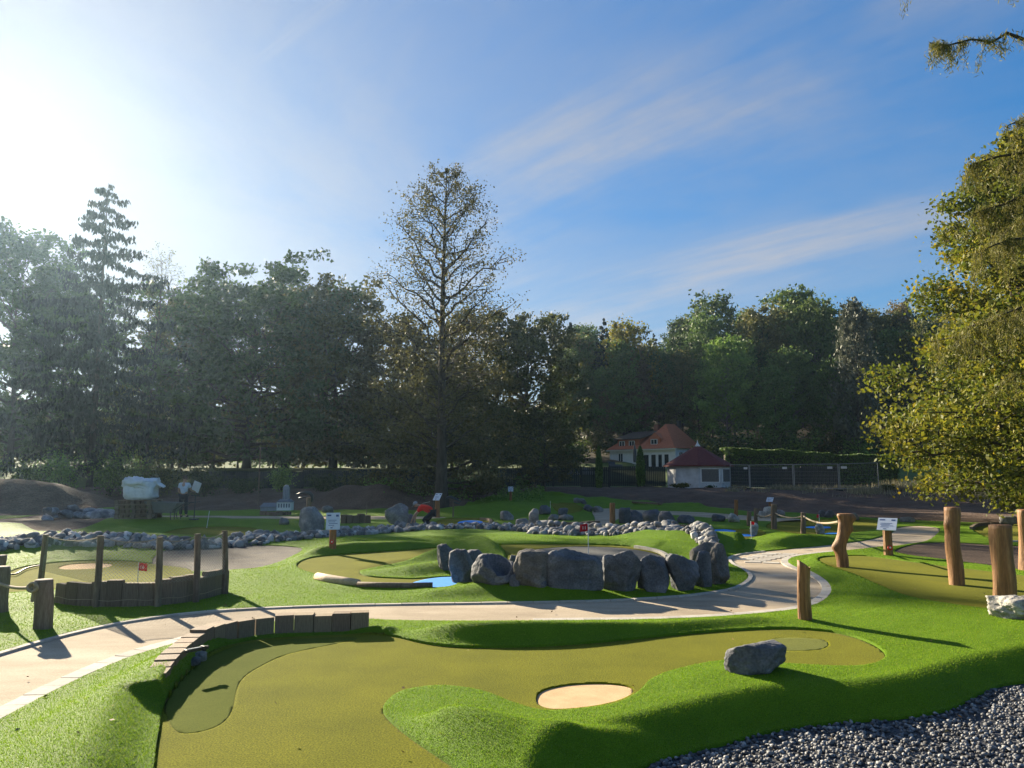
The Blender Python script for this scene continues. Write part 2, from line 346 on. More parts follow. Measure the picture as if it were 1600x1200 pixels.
FLAT = [(PATH, 0.0, .6), (GRAVEL, Z_GRAV, .5), (G2, Z_G2, .55), (G3, Z_G3, .5), (MULCH, 0.02, .4), (G6, -.03, .8), (GRAVBED, -.02, .8),
        (G5, 0, 1.0), (G7, 0, 1.0), (G8, 0, 1.0), (G9, 0, 1.0), (G4, 0, .8), (FARPATH, 0, 1.0), (FARPATH2, 0, 1.0)]
KN = None
def H(x, y):
    x = np.atleast_1d(np.asarray(x, float)); y = np.atleast_1d(np.asarray(y, float))
    p3 = np.stack([x, y, np.zeros_like(x)], 1)
    far = smooth(30, 46, y)
    h = np.zeros_like(x)
    near = y < 75
    if near.any():
        xx, yy = x[near], y[near]; r = np.zeros_like(xx)
        for k, nd in enumerate(RIDGES):
            A = np.array(nd); m = (xx > A[:, 0].min() - 6) & (xx < A[:, 0].max() + 6) & (yy > A[:, 1].min() - 6) & (yy < A[:, 1].max() + 6)
            if m.any():
                v = ridge(xx[m], yy[m], nd)
                r[m] = np.maximum(r[m], v) + .25 * np.minimum(r[m], v)
        r += (.05 * fbm(p3[near] / 2.6, 2) + .03) * smooth(3, 12, yy)
        h[near] = r
    # the bank of raw soil at the end of the course
    bank = .95 * smooth(47, 62, y + .10 * np.abs(x) * (x > 0))
    lump = fbm(p3 / 1.1, 4) * .10 + fbm(p3 / 4.0, 2) * .14
    h = h + bank + lump * smooth(44, 50, y) * smooth(78, 66, y)
    h = h + 2.1 * smooth(70, 88, y)
    # wooded hill behind the house, open meadow on the left
    hill = np.clip(y - 100, 0, None) * .33
    hill = np.where(hill > 24, 24 + (hill - 24) * .35, hill)
    h = h + np.minimum(hill, 20) * smooth(-14, 26, x - (y - 100) * .05) + np.clip(y - 110, 0, 400) * .006 + 9 * smooth(116, 190, y)
    for pl, lv, fade in FLAT:
        A = np.array(pl); m = (x > A[:, 0].min() - 2) & (x < A[:, 0].max() + 2) & (y > A[:, 1].min() - 2) & (y < A[:, 1].max() + 2)
        if not m.any(): continue
        s = smooth(-.04, fade, sdf(x[m], y[m], pl)); hm = h[m]
        if pl is G2:
            k = smooth(.3, -.3, sdf(x[m], y[m], KNOLL)); s = np.maximum(s, k)
        h[m] = lv + (hm - lv) * s
    m = (np.abs(x) < 7) & (y < 13)
    if m.any():
        dw, _ = seg_dist(x[m], y[m], WALL)
        fade = np.where(dw < .5, .07 + .38 * smooth(.25, .5, dw), .45)
        d = sdf(x[m], y[m], G1); t = np.clip((d + .03) / (fade + .03), 0, 1); s = t * t * (3 - 2 * t)
        h[m] = h[m] * s
    return h
def Hs(x, y):
    # quick look-up in the fan of vertices below, exact function outside it
    if 2.4 < y < 79 and abs(x) < 1.14 * (y + .8): return float(Hg(np.array([x]), np.array([y]))[0])
    return float(H([x], [y])[0])
def Hg(x, y):
    fr = np.log(np.clip(y, 2.31, 79.9) / 2.3) / math.log(80 / 2.3) * (NR - 1); fs = (np.clip(x / (y + .8), -1.149, 1.149) + 1.15) / 2.3 * (NS - 1)
    i = np.clip(fr.astype(int), 0, NR - 2); j = np.clip(fs.astype(int), 0, NS - 2); a = fr - i; b = fs - j; G = GH.reshape(NR, NS)
    return (G[i, j] * (1 - b) + G[i, j + 1] * b) * (1 - a) + (G[i + 1, j] * (1 - b) + G[i + 1, j + 1] * b) * a
def hit(u, v, far=79.0):
    """first place of the terrain on the line of sight through the photo pixel"""
    d = ray(u, v); d = d / d[1]
    ts = 2.6 * (far / 2.6) ** np.linspace(0, 1, 1200)
    z = CAMZ + d[2] * ts; g = Hg(d[0] * ts, ts) - z
    k = int(np.argmax(g > 0)) if (g > 0).any() else len(ts) - 1
    t = ts[k]
    if k > 0:
        a, b = g[k - 1], g[k]; t = ts[k - 1] + (ts[k] - ts[k - 1]) * (-a) / (b - a + 1e-9)
    return Vector((d[0] * t, t, Hs(d[0] * t, t)))
def px2m(p, px): return px * p[1] / FPX
# ---- fan of vertices, finer towards the camera
NR, NS = 560, 470
ys = 2.3 * (80 / 2.3) ** np.linspace(0, 1, NR); ss = np.linspace(-1.15, 1.15, NS)
GY = np.repeat(ys[:, None], NS, 1); GX = ss[None, :] * (GY + .8)
GV = np.stack([GX.ravel(), GY.ravel()], 1)
GH = H(GV[:, 0], GV[:, 1])
idx = np.arange(NR * NS).reshape(NR, NS)
q00, q01, q10, q11 = idx[:-1, :-1].ravel(), idx[:-1, 1:].ravel(), idx[1:, :-1].ravel(), idx[1:, 1:].ravel()
GT = np.concatenate([np.stack([q00, q01, q11], 1), np.stack([q00, q11, q10], 1)])
def grid_sdf(pl):
    A = np.array(pl); s = np.full(len(GV), 9.0)
    m = (GV[:, 0] > A[:, 0].min() - 1) & (GV[:, 0] < A[:, 0].max() + 1) & (GV[:, 1] > A[:, 1].min() - 1) & (GV[:, 1] < A[:, 1].max() + 1)
    if m.any(): s[m] = sdf(GV[m, 0], GV[m, 1], pl)
    return s
def clip_mesh(name, s, dz, material, skirt=.07, kind='structure', xyz=None):
    """the part of the fan where s < 0, cut along s = 0, with a turned-down edge"""
    s = np.where(np.abs(s) < 1e-5, 1e-5, s)
    neg = s[GT] < 0; cnt = neg.sum(1)
    V3 = np.concatenate([GV, (GH + dz)[:, None]], 1)
    tris = [GT[cnt == 3]]; newV = []; base = len(V3); edges = []
    def cut(a, b):
        nonlocal base
        t = s[a] / (s[a] - s[b]); t = t[:, None]
        nv = V3[a] + (V3[b] - V3[a]) * t
        ids = np.arange(base, base + len(a)); base += len(a); newV.append(nv); return ids
    for c in (1, 2):
        T = GT[cnt == c]; n = neg[cnt == c]
        if not len(T): continue
        odd = np.argmax(n if c == 1 else ~n, 1); r_ = np.arange(len(T))
        a, b, d = T[r_, odd], T[r_, (odd + 1) % 3], T[r_, (odd + 2) % 3]
        i1 = cut(a, b); i2 = cut(a, d)
        if c == 1: tris.append(np.stack([a, i1, i2], 1)); edges.append(np.stack([i1, i2], 1))
        else: tris += [np.stack([i1, b, d], 1), np.stack([i1, d, i2], 1)]; edges.append(np.stack([i2, i1], 1))
    T = np.concatenate(tris); V = np.concatenate([V3] + newV)
    if skirt and edges:
        E = np.concatenate(edges); lo = V[E].copy(); lo[..., 2] -= skirt; n0 = len(V)
        V = np.concatenate([V, lo[:, 0], lo[:, 1]]); k = np.arange(len(E))
        T = np.concatenate([T, np.stack([E[:, 1], E[:, 0], n0 + k], 1), np.stack([E[:, 1], n0 + k, n0 + len(E) + k], 1)])
    used = np.unique(T); mp = np.full(len(V), -1); mp[used] = np.arange(len(used))
    me = fast_mesh(name, V[used], mp[T], smooth_=True)
    o = obj(name, me, material); o['kind'] = kind
    return o, V, np.concatenate(tris)
# ---- surfaces
M_TURF = mat('turf', [(.25, (.085, .165, .008)), (.5, (.118, .215, .009)), (.75, (.145, .250, .012))], scale=1.4, detail=8, rough=.75, bump=.9, bscale=95, fine=(120, .5, 1.45), bdist=.03, spec=.08)
M_GREEN = mat('putting_green', [(.3, (.094, .102, .004)), (.7, (.140, .142, .006))], scale=1.1, detail=7, rough=.95, bump=.4, bscale=60, fine=(75, .42, 1.6), bdist=.015, spec=.03)
_b = M_GREEN.node_tree.nodes['Principled BSDF']; _b.inputs['Sheen Weight'].default_value = .045; _b.inputs['Sheen Roughness'].default_value = .45; _b.inputs['Sheen Tint'].default_value = (1, .95, .55, 1)
M_GREENB = mat('tee_mat', [(.3, (.085, .104, .014)), (.7, (.108, .128, .020))], scale=1.1, detail=7, rough=.95, spec=.03, bump=.6, bscale=150, fine=(140, .7, 1.3), bdist=.012)
M_PATH = mat('path_sand', [(.25, (.235, .182, .12)), (.5, (.38, .305, .212)), (.72, (.50, .415, .305))], scale=.9, detail=10, rough=.95, bump=.5, bscale=70, fine=(90, .78, 1.18), stretch=(.6, 1.4, 1), bdist=.012)
M_PAVE = mat('pale_paver', [(.3, (.36, .33, .28)), (.7, (.52, .48, .41))], scale=4, detail=6, rough=.9, bump=.4, bscale=60, fine=(60, .8, 1.15), hue=(.01, .14), bdist=.006)
M_SAND = mat('bunker_sand', [(.3, (.55, .35, .18)), (.7, (.68, .46, .25))], scale=6, detail=8, rough=.95, bump=.6, bscale=120, fine=(170, .75, 1.2), bdist=.012)
M_SOIL = mat('soil', [(.2, (.055, .033, .022)), (.5, (.105, .065, .043)), (.8, (.17, .108, .070))], scale=.8, detail=12, rough=.95, bump=1.0, bscale=6, fine=(14, .55, 1.4), bdist=.10)
M_MULCH = mat('bark_mulch', [(.25, (.030, .020, .014)), (.5, (.070, .045, .030)), (.75, (.15, .10, .065))], scale=16, detail=8, rough=.9, bump=1.0, bscale=22, fine=(45, .5, 1.5), bdist=.05)
M_GRAV = mat('dark_gravel', [(.25, (.022, .023, .027)), (.5, (.055, .057, .064)), (.8, (.13, .133, .14))], scale=26, detail=6, rough=.7, bump=1.0, bscale=30, bdist=.03)
M_BLUE = mat('blue_carpet', [(.3, (.010, .215, .68)), (.7, (.016, .27, .80))], scale=5, rough=.75, bump=.3, bscale=120, bdist=.006, fine=(120, .85, 1.12))
M_BASIN = mat('grey_asphalt_green', [(.3, (.060, .062, .060)), (.6, (.095, .097, .092)), (.8, (.105, .115, .070))], scale=2.2, detail=7, rough=.85, bump=.4, bscale=90, bdist=.01, fine=(90, .75, 1.2))
M_GROUND = mat('meadow', [(.3, (.055, .085, .020)), (.55, (.085, .125, .028)), (.8, (.12, .13, .05))], scale=.35, detail=10, rough=.95, bump=.8, bscale=5, fine=(9, .6, 1.35), bdist=.10)
def union_out(*pl):
    s = np.full(len(GV), -99.0)
    for q in pl: s = np.maximum(s, -grid_sdf(q))
    return s
S = {}
for nm, pl in dict(PATH=PATH, FARPATH=FARPATH, FARPATH2=FARPATH2, G1=G1, BUNKER=BUNKER, TEE=TEE, TEE2=TEE2, GRAVEL=GRAVEL, G2=G2, BASIN=BASIN, BLUE=BLUE, KNOLL=KNOLL, G3=G3, MULCH=MULCH,
                   G4=G4, G5=G5, BLUE5A=BLUE5A, BLUE5B=BLUE5B, G6=G6, SAND6=SAND6, GRAVBED=GRAVBED, G7=G7, BLUE7A=BLUE7A, BLUE7B=BLUE7B, G8=G8, G9=G9, BLUE9=BLUE9, G10=G10, RUBBLEBED=RUBBLEBED).items():
    S[nm] = grid_sdf(pl)
S['SOIL'] = sdf(GV[:, 0], GV[:, 1], SOIL)
mx = lambda *a: np.maximum.reduce(a)
TOP = ['PATH', 'FARPATH', 'FARPATH2', 'G1', 'GRAVEL', 'G3', 'MULCH', 'G4', 'G5', 'G6', 'GRAVBED', 'G7', 'G8', 'G9', 'G10', 'SOIL', 'RUBBLEBED']
g2s = mx(S['G2'], -S['KNOLL'])
turf_s = mx(*[-S[k] for k in TOP], -g2s)
turf, TV, TT = clip_mesh('turf', turf_s, .0, M_TURF, .08)
path, _, _ = clip_mesh('path', S['PATH'], -.025, M_PATH, .05)
clip_mesh('path', mx(S['FARPATH'], -S['G9']), -.02, M_PATH, .05); clip_mesh('path', S['FARPATH2'], -.02, M_PATH, .05)
clip_mesh('putting_green', mx(S['G1'], -S['BUNKER'], -S['TEE'], -S['TEE2'], -S['PATH']), -.028, M_GREEN, .05)
clip_mesh('tee_mat', mx(S['TEE'], S['G1']), -.026, M_GREENB, .04); clip_mesh('tee_mat', S['TEE2'], -.026, mat('tee_mat_olive', [(.3, (.092, .108, .006)), (.7, (.132, .144, .009))], scale=1.1, rough=.8, bump=.6, bscale=150, fine=(140, .7, 1.3), bdist=.012), .04)
clip_mesh('sand_bunker', S['BUNKER'], -.042, M_SAND, .03)
clip_mesh('gravel_bed', mx(S['GRAVEL'], -S['PATH']), -.03, M_GRAV, .05)
clip_mesh('putting_green', mx(g2s, -S['BASIN'], -S['BLUE']), -.028, M_GREEN, .05)
clip_mesh('grey_basin', mx(S['BASIN'], -S['KNOLL']), -.035, M_BASIN, .05)
clip_mesh('blue_carpet', mx(S['BLUE'], -S['KNOLL'], S['G2']), -.024, M_BLUE, .04)
clip_mesh('putting_green', mx(S['G3'], -S['PATH']), -.022, M_GREEN, .05)
clip_mesh('mulch_bed', mx(S['MULCH'], -S['PATH'], -S['G3']), -.02, M_MULCH, .05)
clip_mesh('putting_green', S['G4'], -.02, M_GREEN, .05)
clip_mesh('putting_green', mx(S['G5'], -S['BLUE5A'], -S['BLUE5B']), -.02, M_GREEN, .05)
clip_mesh('putting_green', mx(S['G6'], -S['SAND6']), -.02, M_GREEN, .05); clip_mesh('sand_bunker', S['SAND6'], -.03, M_SAND, .04)
clip_mesh('gravel_bed', mx(S['GRAVBED'], -S['G6']), -.02, mat('gravel_brown', [(.3, (.05, .05, .055)), (.5, (.09, .075, .06)), (.75, (.14, .12, .10))], scale=1.6, detail=12, rough=.9, bump=1, bscale=26, bdist=.04, fine=(30, .5, 1.5)), .05)
clip_mesh('putting_green', mx(S['G7'], -S['BLUE7A'], -S['BLUE7B']), -.02, M_GREEN, .05)
clip_mesh('putting_green', S['G8'], -.02, M_GREEN, .05); clip_mesh('putting_green', mx(S['G9'], -S['BLUE9']), -.02, M_GREEN, .05)
clip_mesh('putting_green', S['G10'], -.02, M_GREEN, .05)
for k in ('BLUE5A', 'BLUE5B', 'BLUE7A', 'BLUE7B', 'BLUE9'): clip_mesh('blue_carpet', S[k], -.018, M_BLUE, .04)
clip_mesh('soil_bank', mx(S['SOIL'], -S['RUBBLEBED'], np.where(GV[:, 1] > 71, 1, -1.) * np.abs(GV[:, 1] - 71)), -.02, M_SOIL, .05)
clip_mesh('rubble_bed', mx(S['RUBBLEBED'], -turf_s * 0 + S['RUBBLEBED']), -.02, M_SOIL, .05)
# ---- the land round about, out to the horizon
gx = np.concatenate([-np.geomspace(1500, 70, 26), np.linspace(-66, 66, 90), np.geomspace(70, 1500, 26)])
gy = np.concatenate([np.linspace(-200, -2, 24), np.linspace(0, 140, 120), np.geomspace(143, 2500, 40)])
XX, YY = np.meshgrid(gx, gy); HV = H(XX.ravel(), YY.ravel()).reshape(XX.shape)
inside = (YY > 1) & (YY < 70.3) & (np.abs(XX) < 1.15 * (YY + .8) - 1.0)
HV = np.where(inside, HV - .9, HV - .03)
n1, n0 = len(gx), len(gy); ii = np.arange(n0 * n1).reshape(n0, n1)
Fq = np.stack([ii[:-1, :-1].ravel(), ii[:-1, 1:].ravel(), ii[1:, 1:].ravel(), ii[1:, :-1].ravel()], 1)
cx_ = XX.ravel()[Fq].mean(1); cy_ = YY.ravel()[Fq].mean(1); wood = (cy_ > 104) & (cx_ > 2 + (cy_ - 100) * .05)
GVV = np.stack([XX.ravel(), YY.ravel(), HV.ravel()], 1)
obj('ground', fast_mesh('ground', GVV, Fq[~wood], True), M_GROUND)['kind'] = 'structure'
obj('hillside', fast_mesh('hillside', GVV, Fq[wood], True), mat('leaf_litter', [(.3, (.022, .018, .010)), (.6, (.045, .036, .018)), (.8, (.05, .055, .02))], scale=.8, detail=9, rough=.95, bump=.8, bscale=5, bdist=.1))['kind'] = 'structure'
# ---- blades of the artificial turf, thinning out with distance
def blades(N=620000):
    V, T = TV, TT
    a, b, c = V[T[:, 0]], V[T[:, 1]], V[T[:, 2]]
    nrm = np.cross(b - a, c - a); ar = np.linalg.norm(nrm, axis=1) / 2
    cen = (a + b + c) / 3; d = np.hypot(cen[:, 0], cen[:, 1])
    vis = (np.abs(cen[:, 0]) < .90 * cen[:, 1] + .8) & (d < 26)
    w = ar / np.clip(d, 5.0, None) ** 2.3 * vis; w = w / w.sum()
    k = rng.choice(len(T), N, p=w); r1, r2 = rng.random(N), rng.random(N); q = np.sqrt(r1)
    pnt = a[k] * (1 - q)[:, None] + b[k] * (q * (1 - r2))[:, None] + c[k] * (q * r2)[:, None]
    nn = nrm[k] / (np.linalg.norm(nrm[k], axis=1)[:, None] + 1e-9)
    nn[nn[:, 2] < 0] *= -1
    dist = np.clip(np.hypot(pnt[:, 0], pnt[:, 1]), 5, None)
    up = nn + rng.normal(0, .5, (N, 3)); up /= np.linalg.norm(up, axis=1)[:, None]
    side = np.cross(up, rng.normal(0, 1, (N, 3))); side /= np.linalg.norm(side, axis=1)[:, None] + 1e-9
    wd = (.0019 * (dist / 5) ** 1.0 * rng.uniform(.7, 1.3, N))[:, None]; hh = (.019 * rng.uniform(.55, 1.15, N) * (dist / 5) ** .12)[:, None]
    pnt = pnt - nn * .004
    VV = np.empty((N * 3, 3)); VV[0::3] = pnt - side * wd; VV[1::3] = pnt + side * wd; VV[2::3] = pnt + up * hh
    M = mat('turf_blade', [(0, (.100, .195, .008)), (.5, (.180, .310, .010)), (.9, (.24, .37, .018)), (1, (.36, .36, .07))], attr='tint', rough=.75, spec=.12, trans=.42)
    o = obj('turf_blades', fast_mesh('turf_blades', VV, np.arange(N * 3).reshape(N, 3), attr={'tint': rng.random(N)}), M)
    tag(o, 'short bright green blades of artificial turf over the mounds', 'grass', kind='stuff')
blades()
# ================================================================== ROCKS
def ico(sub):
    bm = bmesh.new(); bmesh.ops.create_icosphere(bm, subdivisions=sub, radius=1.0)
    bm.verts.ensure_lookup_table(); V = np.array([v.co[:] for v in bm.verts]); F = np.array([[v.index for v in f.verts] for f in bm.faces]); bm.free(); return V, F
ICO = {k: ico(k) for k in (1, 2, 3, 4, 5)}
def rock_arrays(seed, sub=4, planes=13, rough=.05, soft=.05, ridged=.06, flat_base=True, hmin=.70):
    r_ = np.random.default_rng(seed); D, F = ICO[sub]; D = D / np.linalg.norm(D, axis=1)[:, None]
    n = r_.normal(0, 1, (planes, 3)); n /= np.linalg.norm(n, axis=1)[:, None]; h = r_.uniform(hmin, 1.12, planes)
    rr = (np.abs(D) ** 5).sum(1) ** (-1 / 5.)
    for k in range(planes):
        c = D @ n[k]; q = np.where(c > .05, h[k] / np.clip(c, .05, None), 9)
        e = np.clip((rr - q) / soft * .5 + .5, 0, 1); rr = rr * (1 - e) + q * e - soft * e * (1 - e) * .5
    rr = rr + rough * fbm(D * 2.1 + seed * 3.7, 5) + ridged * (np.abs(fbm(D * 3.3 + seed, 3)) - .3)
    V = D * rr[:, None]; lo, hi = V.min(0), V.max(0); V = (V - (lo + hi) / 2) / (hi - lo)
    V[:, 2] += .5
    if flat_base: V[:, 2] = np.where(V[:, 2] < .12, .12 + (V[:, 2] - .12) * .3, V[:, 2])
    return V, F
def rock_mat(name, a, b, c, scale=2.2, bump=.8):
    return mat(name, [(.25, a), (.5, b), (.72, c)], scale=scale, detail=11, rough=.85, bump=bump, bscale=9, fine=(38, .7, 1.3), bdist=.05, spec=.3)
M_BASALT = rock_mat('basalt', (0.045, 0.048, 0.055), (0.104, 0.107, 0.117), (0.222, 0.222, 0.227))
M_BASALT2 = rock_mat('basalt_warm', (0.056, 0.052, 0.048), (0.130, 0.119, 0.108), (0.259, 0.242, 0.216))
M_GREYROCK = rock_mat('grey_limestone', (.10, .098, .095), (.20, .195, .185), (.36, .345, .32), 3.0)
M_PALE = rock_mat('pale_limestone', (.10, .098, .09), (.36, .34, .30), (.58, .55, .49), 4.0)
M_RUBBLE = mat('rubble', [(.25, (.11, .11, .112)), (.5, (.25, .247, .24)), (.75, (.45, .44, .42))], scale=1.6, detail=9, rough=.85, bump=.7, bscale=9, fine=(30, .75, 1.25), hue=(.02, .48), bdist=.04)
def rock(name, seed, u0, u1, vt, vb, material, label, cat='boulder', group=None, depth=.8, sub=4, sink=.05, rz=0.0, parent=None, edit=None, planes=15, rough=.05, soft=.05, hmin=.70):
    """a rock that fills the photo box u0..u1, vt..vb, its foot on the ground at vb"""
    b = hit((u0 + u1) / 2, vb); w = px2m(b, u1 - u0); d = w * depth
    hv = px2m(b, vb - vt); sink = max(sink, .20 * hv); hgt = hv * 1.02 + sink
    V, F = rock_arrays(seed, sub, planes, rough, soft, hmin=hmin)
    if rz:
        c, s_ = math.cos(rz), math.sin(rz); V = np.stack([V[:, 0] * c - V[:, 1] * s_, V[:, 0] * s_ + V[:, 1] * c, V[:, 2]], 1)
        V[:, :2] /= (V[:, :2].max(0) - V[:, :2].min(0)); 
    V = V * np.array([w, d, hgt])
    if edit: V = edit(V, w, d, hgt)
    dirn = Vector((b.x, b.y, 0)).normalized()
    loc = Vector((b.x, b.y, 0)) + dirn * d * .42; loc.z = min(b.z, Hs(loc.x, loc.y)) - sink
    o = obj(name, fast_mesh(name, V, F, True), material, parent, loc=loc)
    if not parent: tag(o, label, cat, group)
    return o
GR = 'dark boulders ringing the island'
rock('boulder', 11, 683, 716, 853, 893, M_BASALT, 'tall narrow grey boulder highest on the knoll at the left end of the ring', group=GR, depth=1.0, sub=5)
rock('boulder', 12, 700, 742, 861, 910, M_BASALT, 'ribbed grey boulder right beside the bright blue carpet', group=GR, depth=.9, sub=5, rough=.09)
rock('boulder', 13, 722, 758, 861, 890, M_BASALT, 'dark boulder half hidden behind the ribbed boulder at the blue carpet', group=GR, sub=4)
def crater(V, w, d, h):
    V[:, 2] *= 1 - .30 * smooth(.45, -.5, V[:, 1] / d) * smooth(-.3, .15, V[:, 0] / w)
    q = ((V[:, 0] - .12 * w) / (.24 * w)) ** 2 + ((V[:, 1] + .10 * d) / (.36 * d)) ** 2
    m = smooth(1.15, .8, q) * smooth(.40, .55, V[:, 2] / h); V[:, 2] = V[:, 2] - m * .45 * h
    q = ((V[:, 0] - .12 * w) / (.20 * w)) ** 2 + ((V[:, 2] - .74 * h) / (.15 * h)) ** 2
    V[:, 1] += smooth(1.2, .7, q) * (V[:, 1] < 0) * .38 * d; return V
rock('boulder', 14, 736, 807, 869, 914, M_BASALT, 'rounded grey boulder with a hollow bowl scooped in its top', group=GR, depth=1.0, sub=5, planes=24, soft=.14, edit=crater, hmin=.96)
rock('boulder', 15, 802, 861, 863, 918, M_BASALT2, 'brownish wedge boulder between the bowl boulder and the widest boulder', group=GR, depth=.8, sub=5)
rock('boulder', 16, 850, 944, 862, 921, M_BASALT, 'widest dark boulder of the ring, below the red flag', group=GR, depth=.55, sub=5)
rock('boulder', 17, 941, 1002, 864, 925, M_BASALT, 'rounded dark boulder with a pale lit left shoulder, right of the widest one', group=GR, depth=.8, sub=5, planes=20, soft=.09)
rock('boulder', 18, 1000, 1048, 871, 925, M_BASALT, 'narrow faceted dark boulder with a flat bluish top face', group=GR, depth=.9, sub=5)
rock('boulder', 19, 1040, 1093, 869, 924, M_BASALT, 'blocky dark boulder with a notched top, left of the craggy end boulders', group=GR, depth=.8, sub=5)
rock('boulder', 20, 1080, 1113, 864, 918, M_BASALT, 'slim dark boulder wedged before the craggy end boulder', group=GR, depth=.9, sub=5)
rock('boulder', 21, 1098, 1140, 853, 914, M_BASALT2, 'tall craggy boulder at the right end of the ring, beside the path', group=GR, depth=1.1, sub=5, rough=.10)
rock('boulder', 22, 1078, 1122, 850, 884, M_BASALT2, 'brown topped boulder lying behind the right end of the ring', group=GR, depth=.8)
for s_, (a, b, c, d) in enumerate([(795, 812, 868, 885), (836, 858, 900, 918), (996, 1008, 880, 920), (934, 948, 880, 919), (796, 812, 898, 916)]):
    rock('stone', 40 + s_, a, b, c, d, M_BASALT, 'small dark filler stone wedged in a gap between the ring boulders', 'stone', 'filler stones in the boulder ring', depth=.9, sub=3)
rock('boulder', 51, 1132, 1228, 1010, 1054, M_BASALT, 'lone dark angular boulder on the foreground mound at the end of the green', depth=.7, sub=5, sink=.06, planes=10)
rock('boulder', 52, 1551, 1640, 935, 968, M_PALE, 'rough white and grey boulder at the foot of the thick log post', depth=.7, sub=5, rough=.11)
rock('boulder', 53, 467, 505, 794, 834, M_GREYROCK, 'big pale grey pointed boulder behind the sign by the stone stream', depth=.9, sub=4)
rock('boulder', 54, 602, 640, 787, 819, M_GREYROCK, 'grey twin peaked boulder left of the crouching worker', depth=.8, sub=4)
rock('boulder', 55, 634, 650, 803, 818, M_BASALT, 'low dark boulder tucked between the twin peaked boulder and the worker', depth=.8, sub=3)
rock('boulder', 56, 503, 521, 790, 801, M_GREYROCK, 'pale blocky boulder far behind the sign, right of the bird sculpture', depth=.8, sub=3)
rock('boulder', 57, 436, 452, 809, 820, M_GREYROCK, 'small lone boulder on the turf in front of the model church', depth=.8, sub=3)
far_rocks = [(826, 842, 796, 824, M_GREYROCK, 'grey pyramid shaped boulder at the left end of the timber palisade'),
    (781, 803, 799, 813, M_GREYROCK, 'flat lumpy grey boulder left of the pyramid shaped one'),
    (805, 828, 811, 822, M_GREYROCK, 'low grey boulder at the foot of the pyramid shaped one'),
    (842, 861, 790, 804, M_BASALT, 'dark square boulder behind the timber palisade, at the small far flag pole'),
    (872, 888, 794, 806, M_BASALT, 'dark blocky boulder at the edge of the small far green'),
    (911, 927, 789, 799, M_BASALT, 'dark boulder at the near end of the far bank of turf, left one of two'),
    (927, 943, 791, 800, M_GREYROCK, 'grey flat boulder by the pale path, right one of two'),
    (856, 873, 804, 813, M_GREYROCK, 'small grey mound of stone above the palisade, left one'),
    (872, 896, 804, 813, M_GREYROCK, 'wider grey mound of stone above the palisade, right one'),
    (838, 868, 814, 828, M_PALE, 'bright pale boulder at the front of the stone stream below the palisade'),
    (967, 987, 794, 818, M_BASALT, 'tall dark boulder at the left end of the far boulder row'),
    (978, 1010, 798, 818, M_BASALT, 'wide dark boulder second in the far boulder row'),
    (1005, 1033, 797, 818, M_BASALT, 'dark humped boulder third in the far boulder row'),
    (1028, 1056, 800, 819, M_BASALT, 'dark craggy boulder fourth in the far boulder row'),
    (1058, 1085, 805, 818, M_BASALT, 'low dark boulder at the right end of the far boulder row'),
    (1112, 1133, 804, 815, M_BASALT, 'low dark boulder alone on the far mound above the blue strips'),
    (1138, 1155, 802, 816, M_PALE, 'white squared boulder at the foot of a far wooden post'),
    (1185, 1196, 799, 809, M_PALE, 'small pale boulder at the left of the far pale pile'),
    (1193, 1208, 792, 808, M_PALE, 'tall pale boulder topping the far pale pile'),
    (1206, 1226, 797, 808, M_GREYROCK, 'sloping grey boulder at the right of the far pale pile'),
    (1274, 1288, 817, 834, M_PALE, 'upright pale boulder under the small far right flag'),
    (1279, 1292, 797, 808, M_BASALT, 'round grey boulder behind the far right flag, left one of two'),
    (1289, 1303, 798, 809, M_BASALT, 'round grey boulder behind the far right flag, right one of two'),
    (1320, 1342, 802, 813, M_GREYROCK, 'flat pale boulder behind the curved log post'),
    (1407, 1429, 808, 816, M_GREYROCK, 'low grey boulder on the soil edge behind the white sign'),
    (1561, 1588, 807, 820, M_GREYROCK, 'grey boulder by the timber edge at the far right green'),
    (896, 906, 778, 786, M_GREYROCK, 'small grey stone on the soil bank, left one of three'), (902, 914, 779, 786, M_GREYROCK, 'small grey stone on the soil bank, middle one of three'),
    (908, 917, 781, 788, M_BASALT, 'small dark stone on the soil bank, right one of three')]
for i, (a, b, c, d, m_, lb) in enumerate(far_rocks): rock('boulder', 80 + i, a, b, c, d, m_, lb, depth=.75, sub=3)
# ---- the dry stream of rubble stones
ST = [fast_mesh('stream_stone', *rock_arrays(200 + k, 2, 10, .10, .02), smooth_=False) for k in range(12)]
def scatter_stones(line, half, n, smin, smax, label, group, name='stream_stone', seed=3, stack=.12, mat_=M_RUBBLE):
    r_ = np.random.default_rng(seed); seg = spline(line, 8, closed=False)
    L = np.array(seg); cum = np.concatenate([[0], np.cumsum(np.hypot(*(L[1:] - L[:-1]).T))])
    for i in range(n):
        t = (i + r_.random()) / n * cum[-1]; u = np.interp(t, cum, L[:, 0]); v = np.interp(t, cum, L[:, 1])
        o_ = r_.uniform(-1, 1); hv = half * (1 if not callable(half) else 1)
        v2 = v + o_ * (half(u) if callable(half) else hv)
        x, y = P(u, v2, .05); s = r_.uniform(smin, smax) ** 1.0 * (1.35 if r_.random() < .12 else 1)
        me = ST[int(r_.integers(len(ST)))]
        o = obj(name, me, mat_, None, loc=(x, y, Hs(x, y) - .04 * s + stack * max(0, .8 - abs(o_)) * r_.random()), rot=(r_.uniform(-.3, .3), r_.uniform(-.3, .3), r_.uniform(0, 6.28)),
                scale=(s * r_.uniform(.9, 1.4), s * r_.uniform(.75, 1.1), s * r_.uniform(.5, .85)))
        tag(o, label, 'stone', group)
STREAM = 'rubble stones of the dry stream'
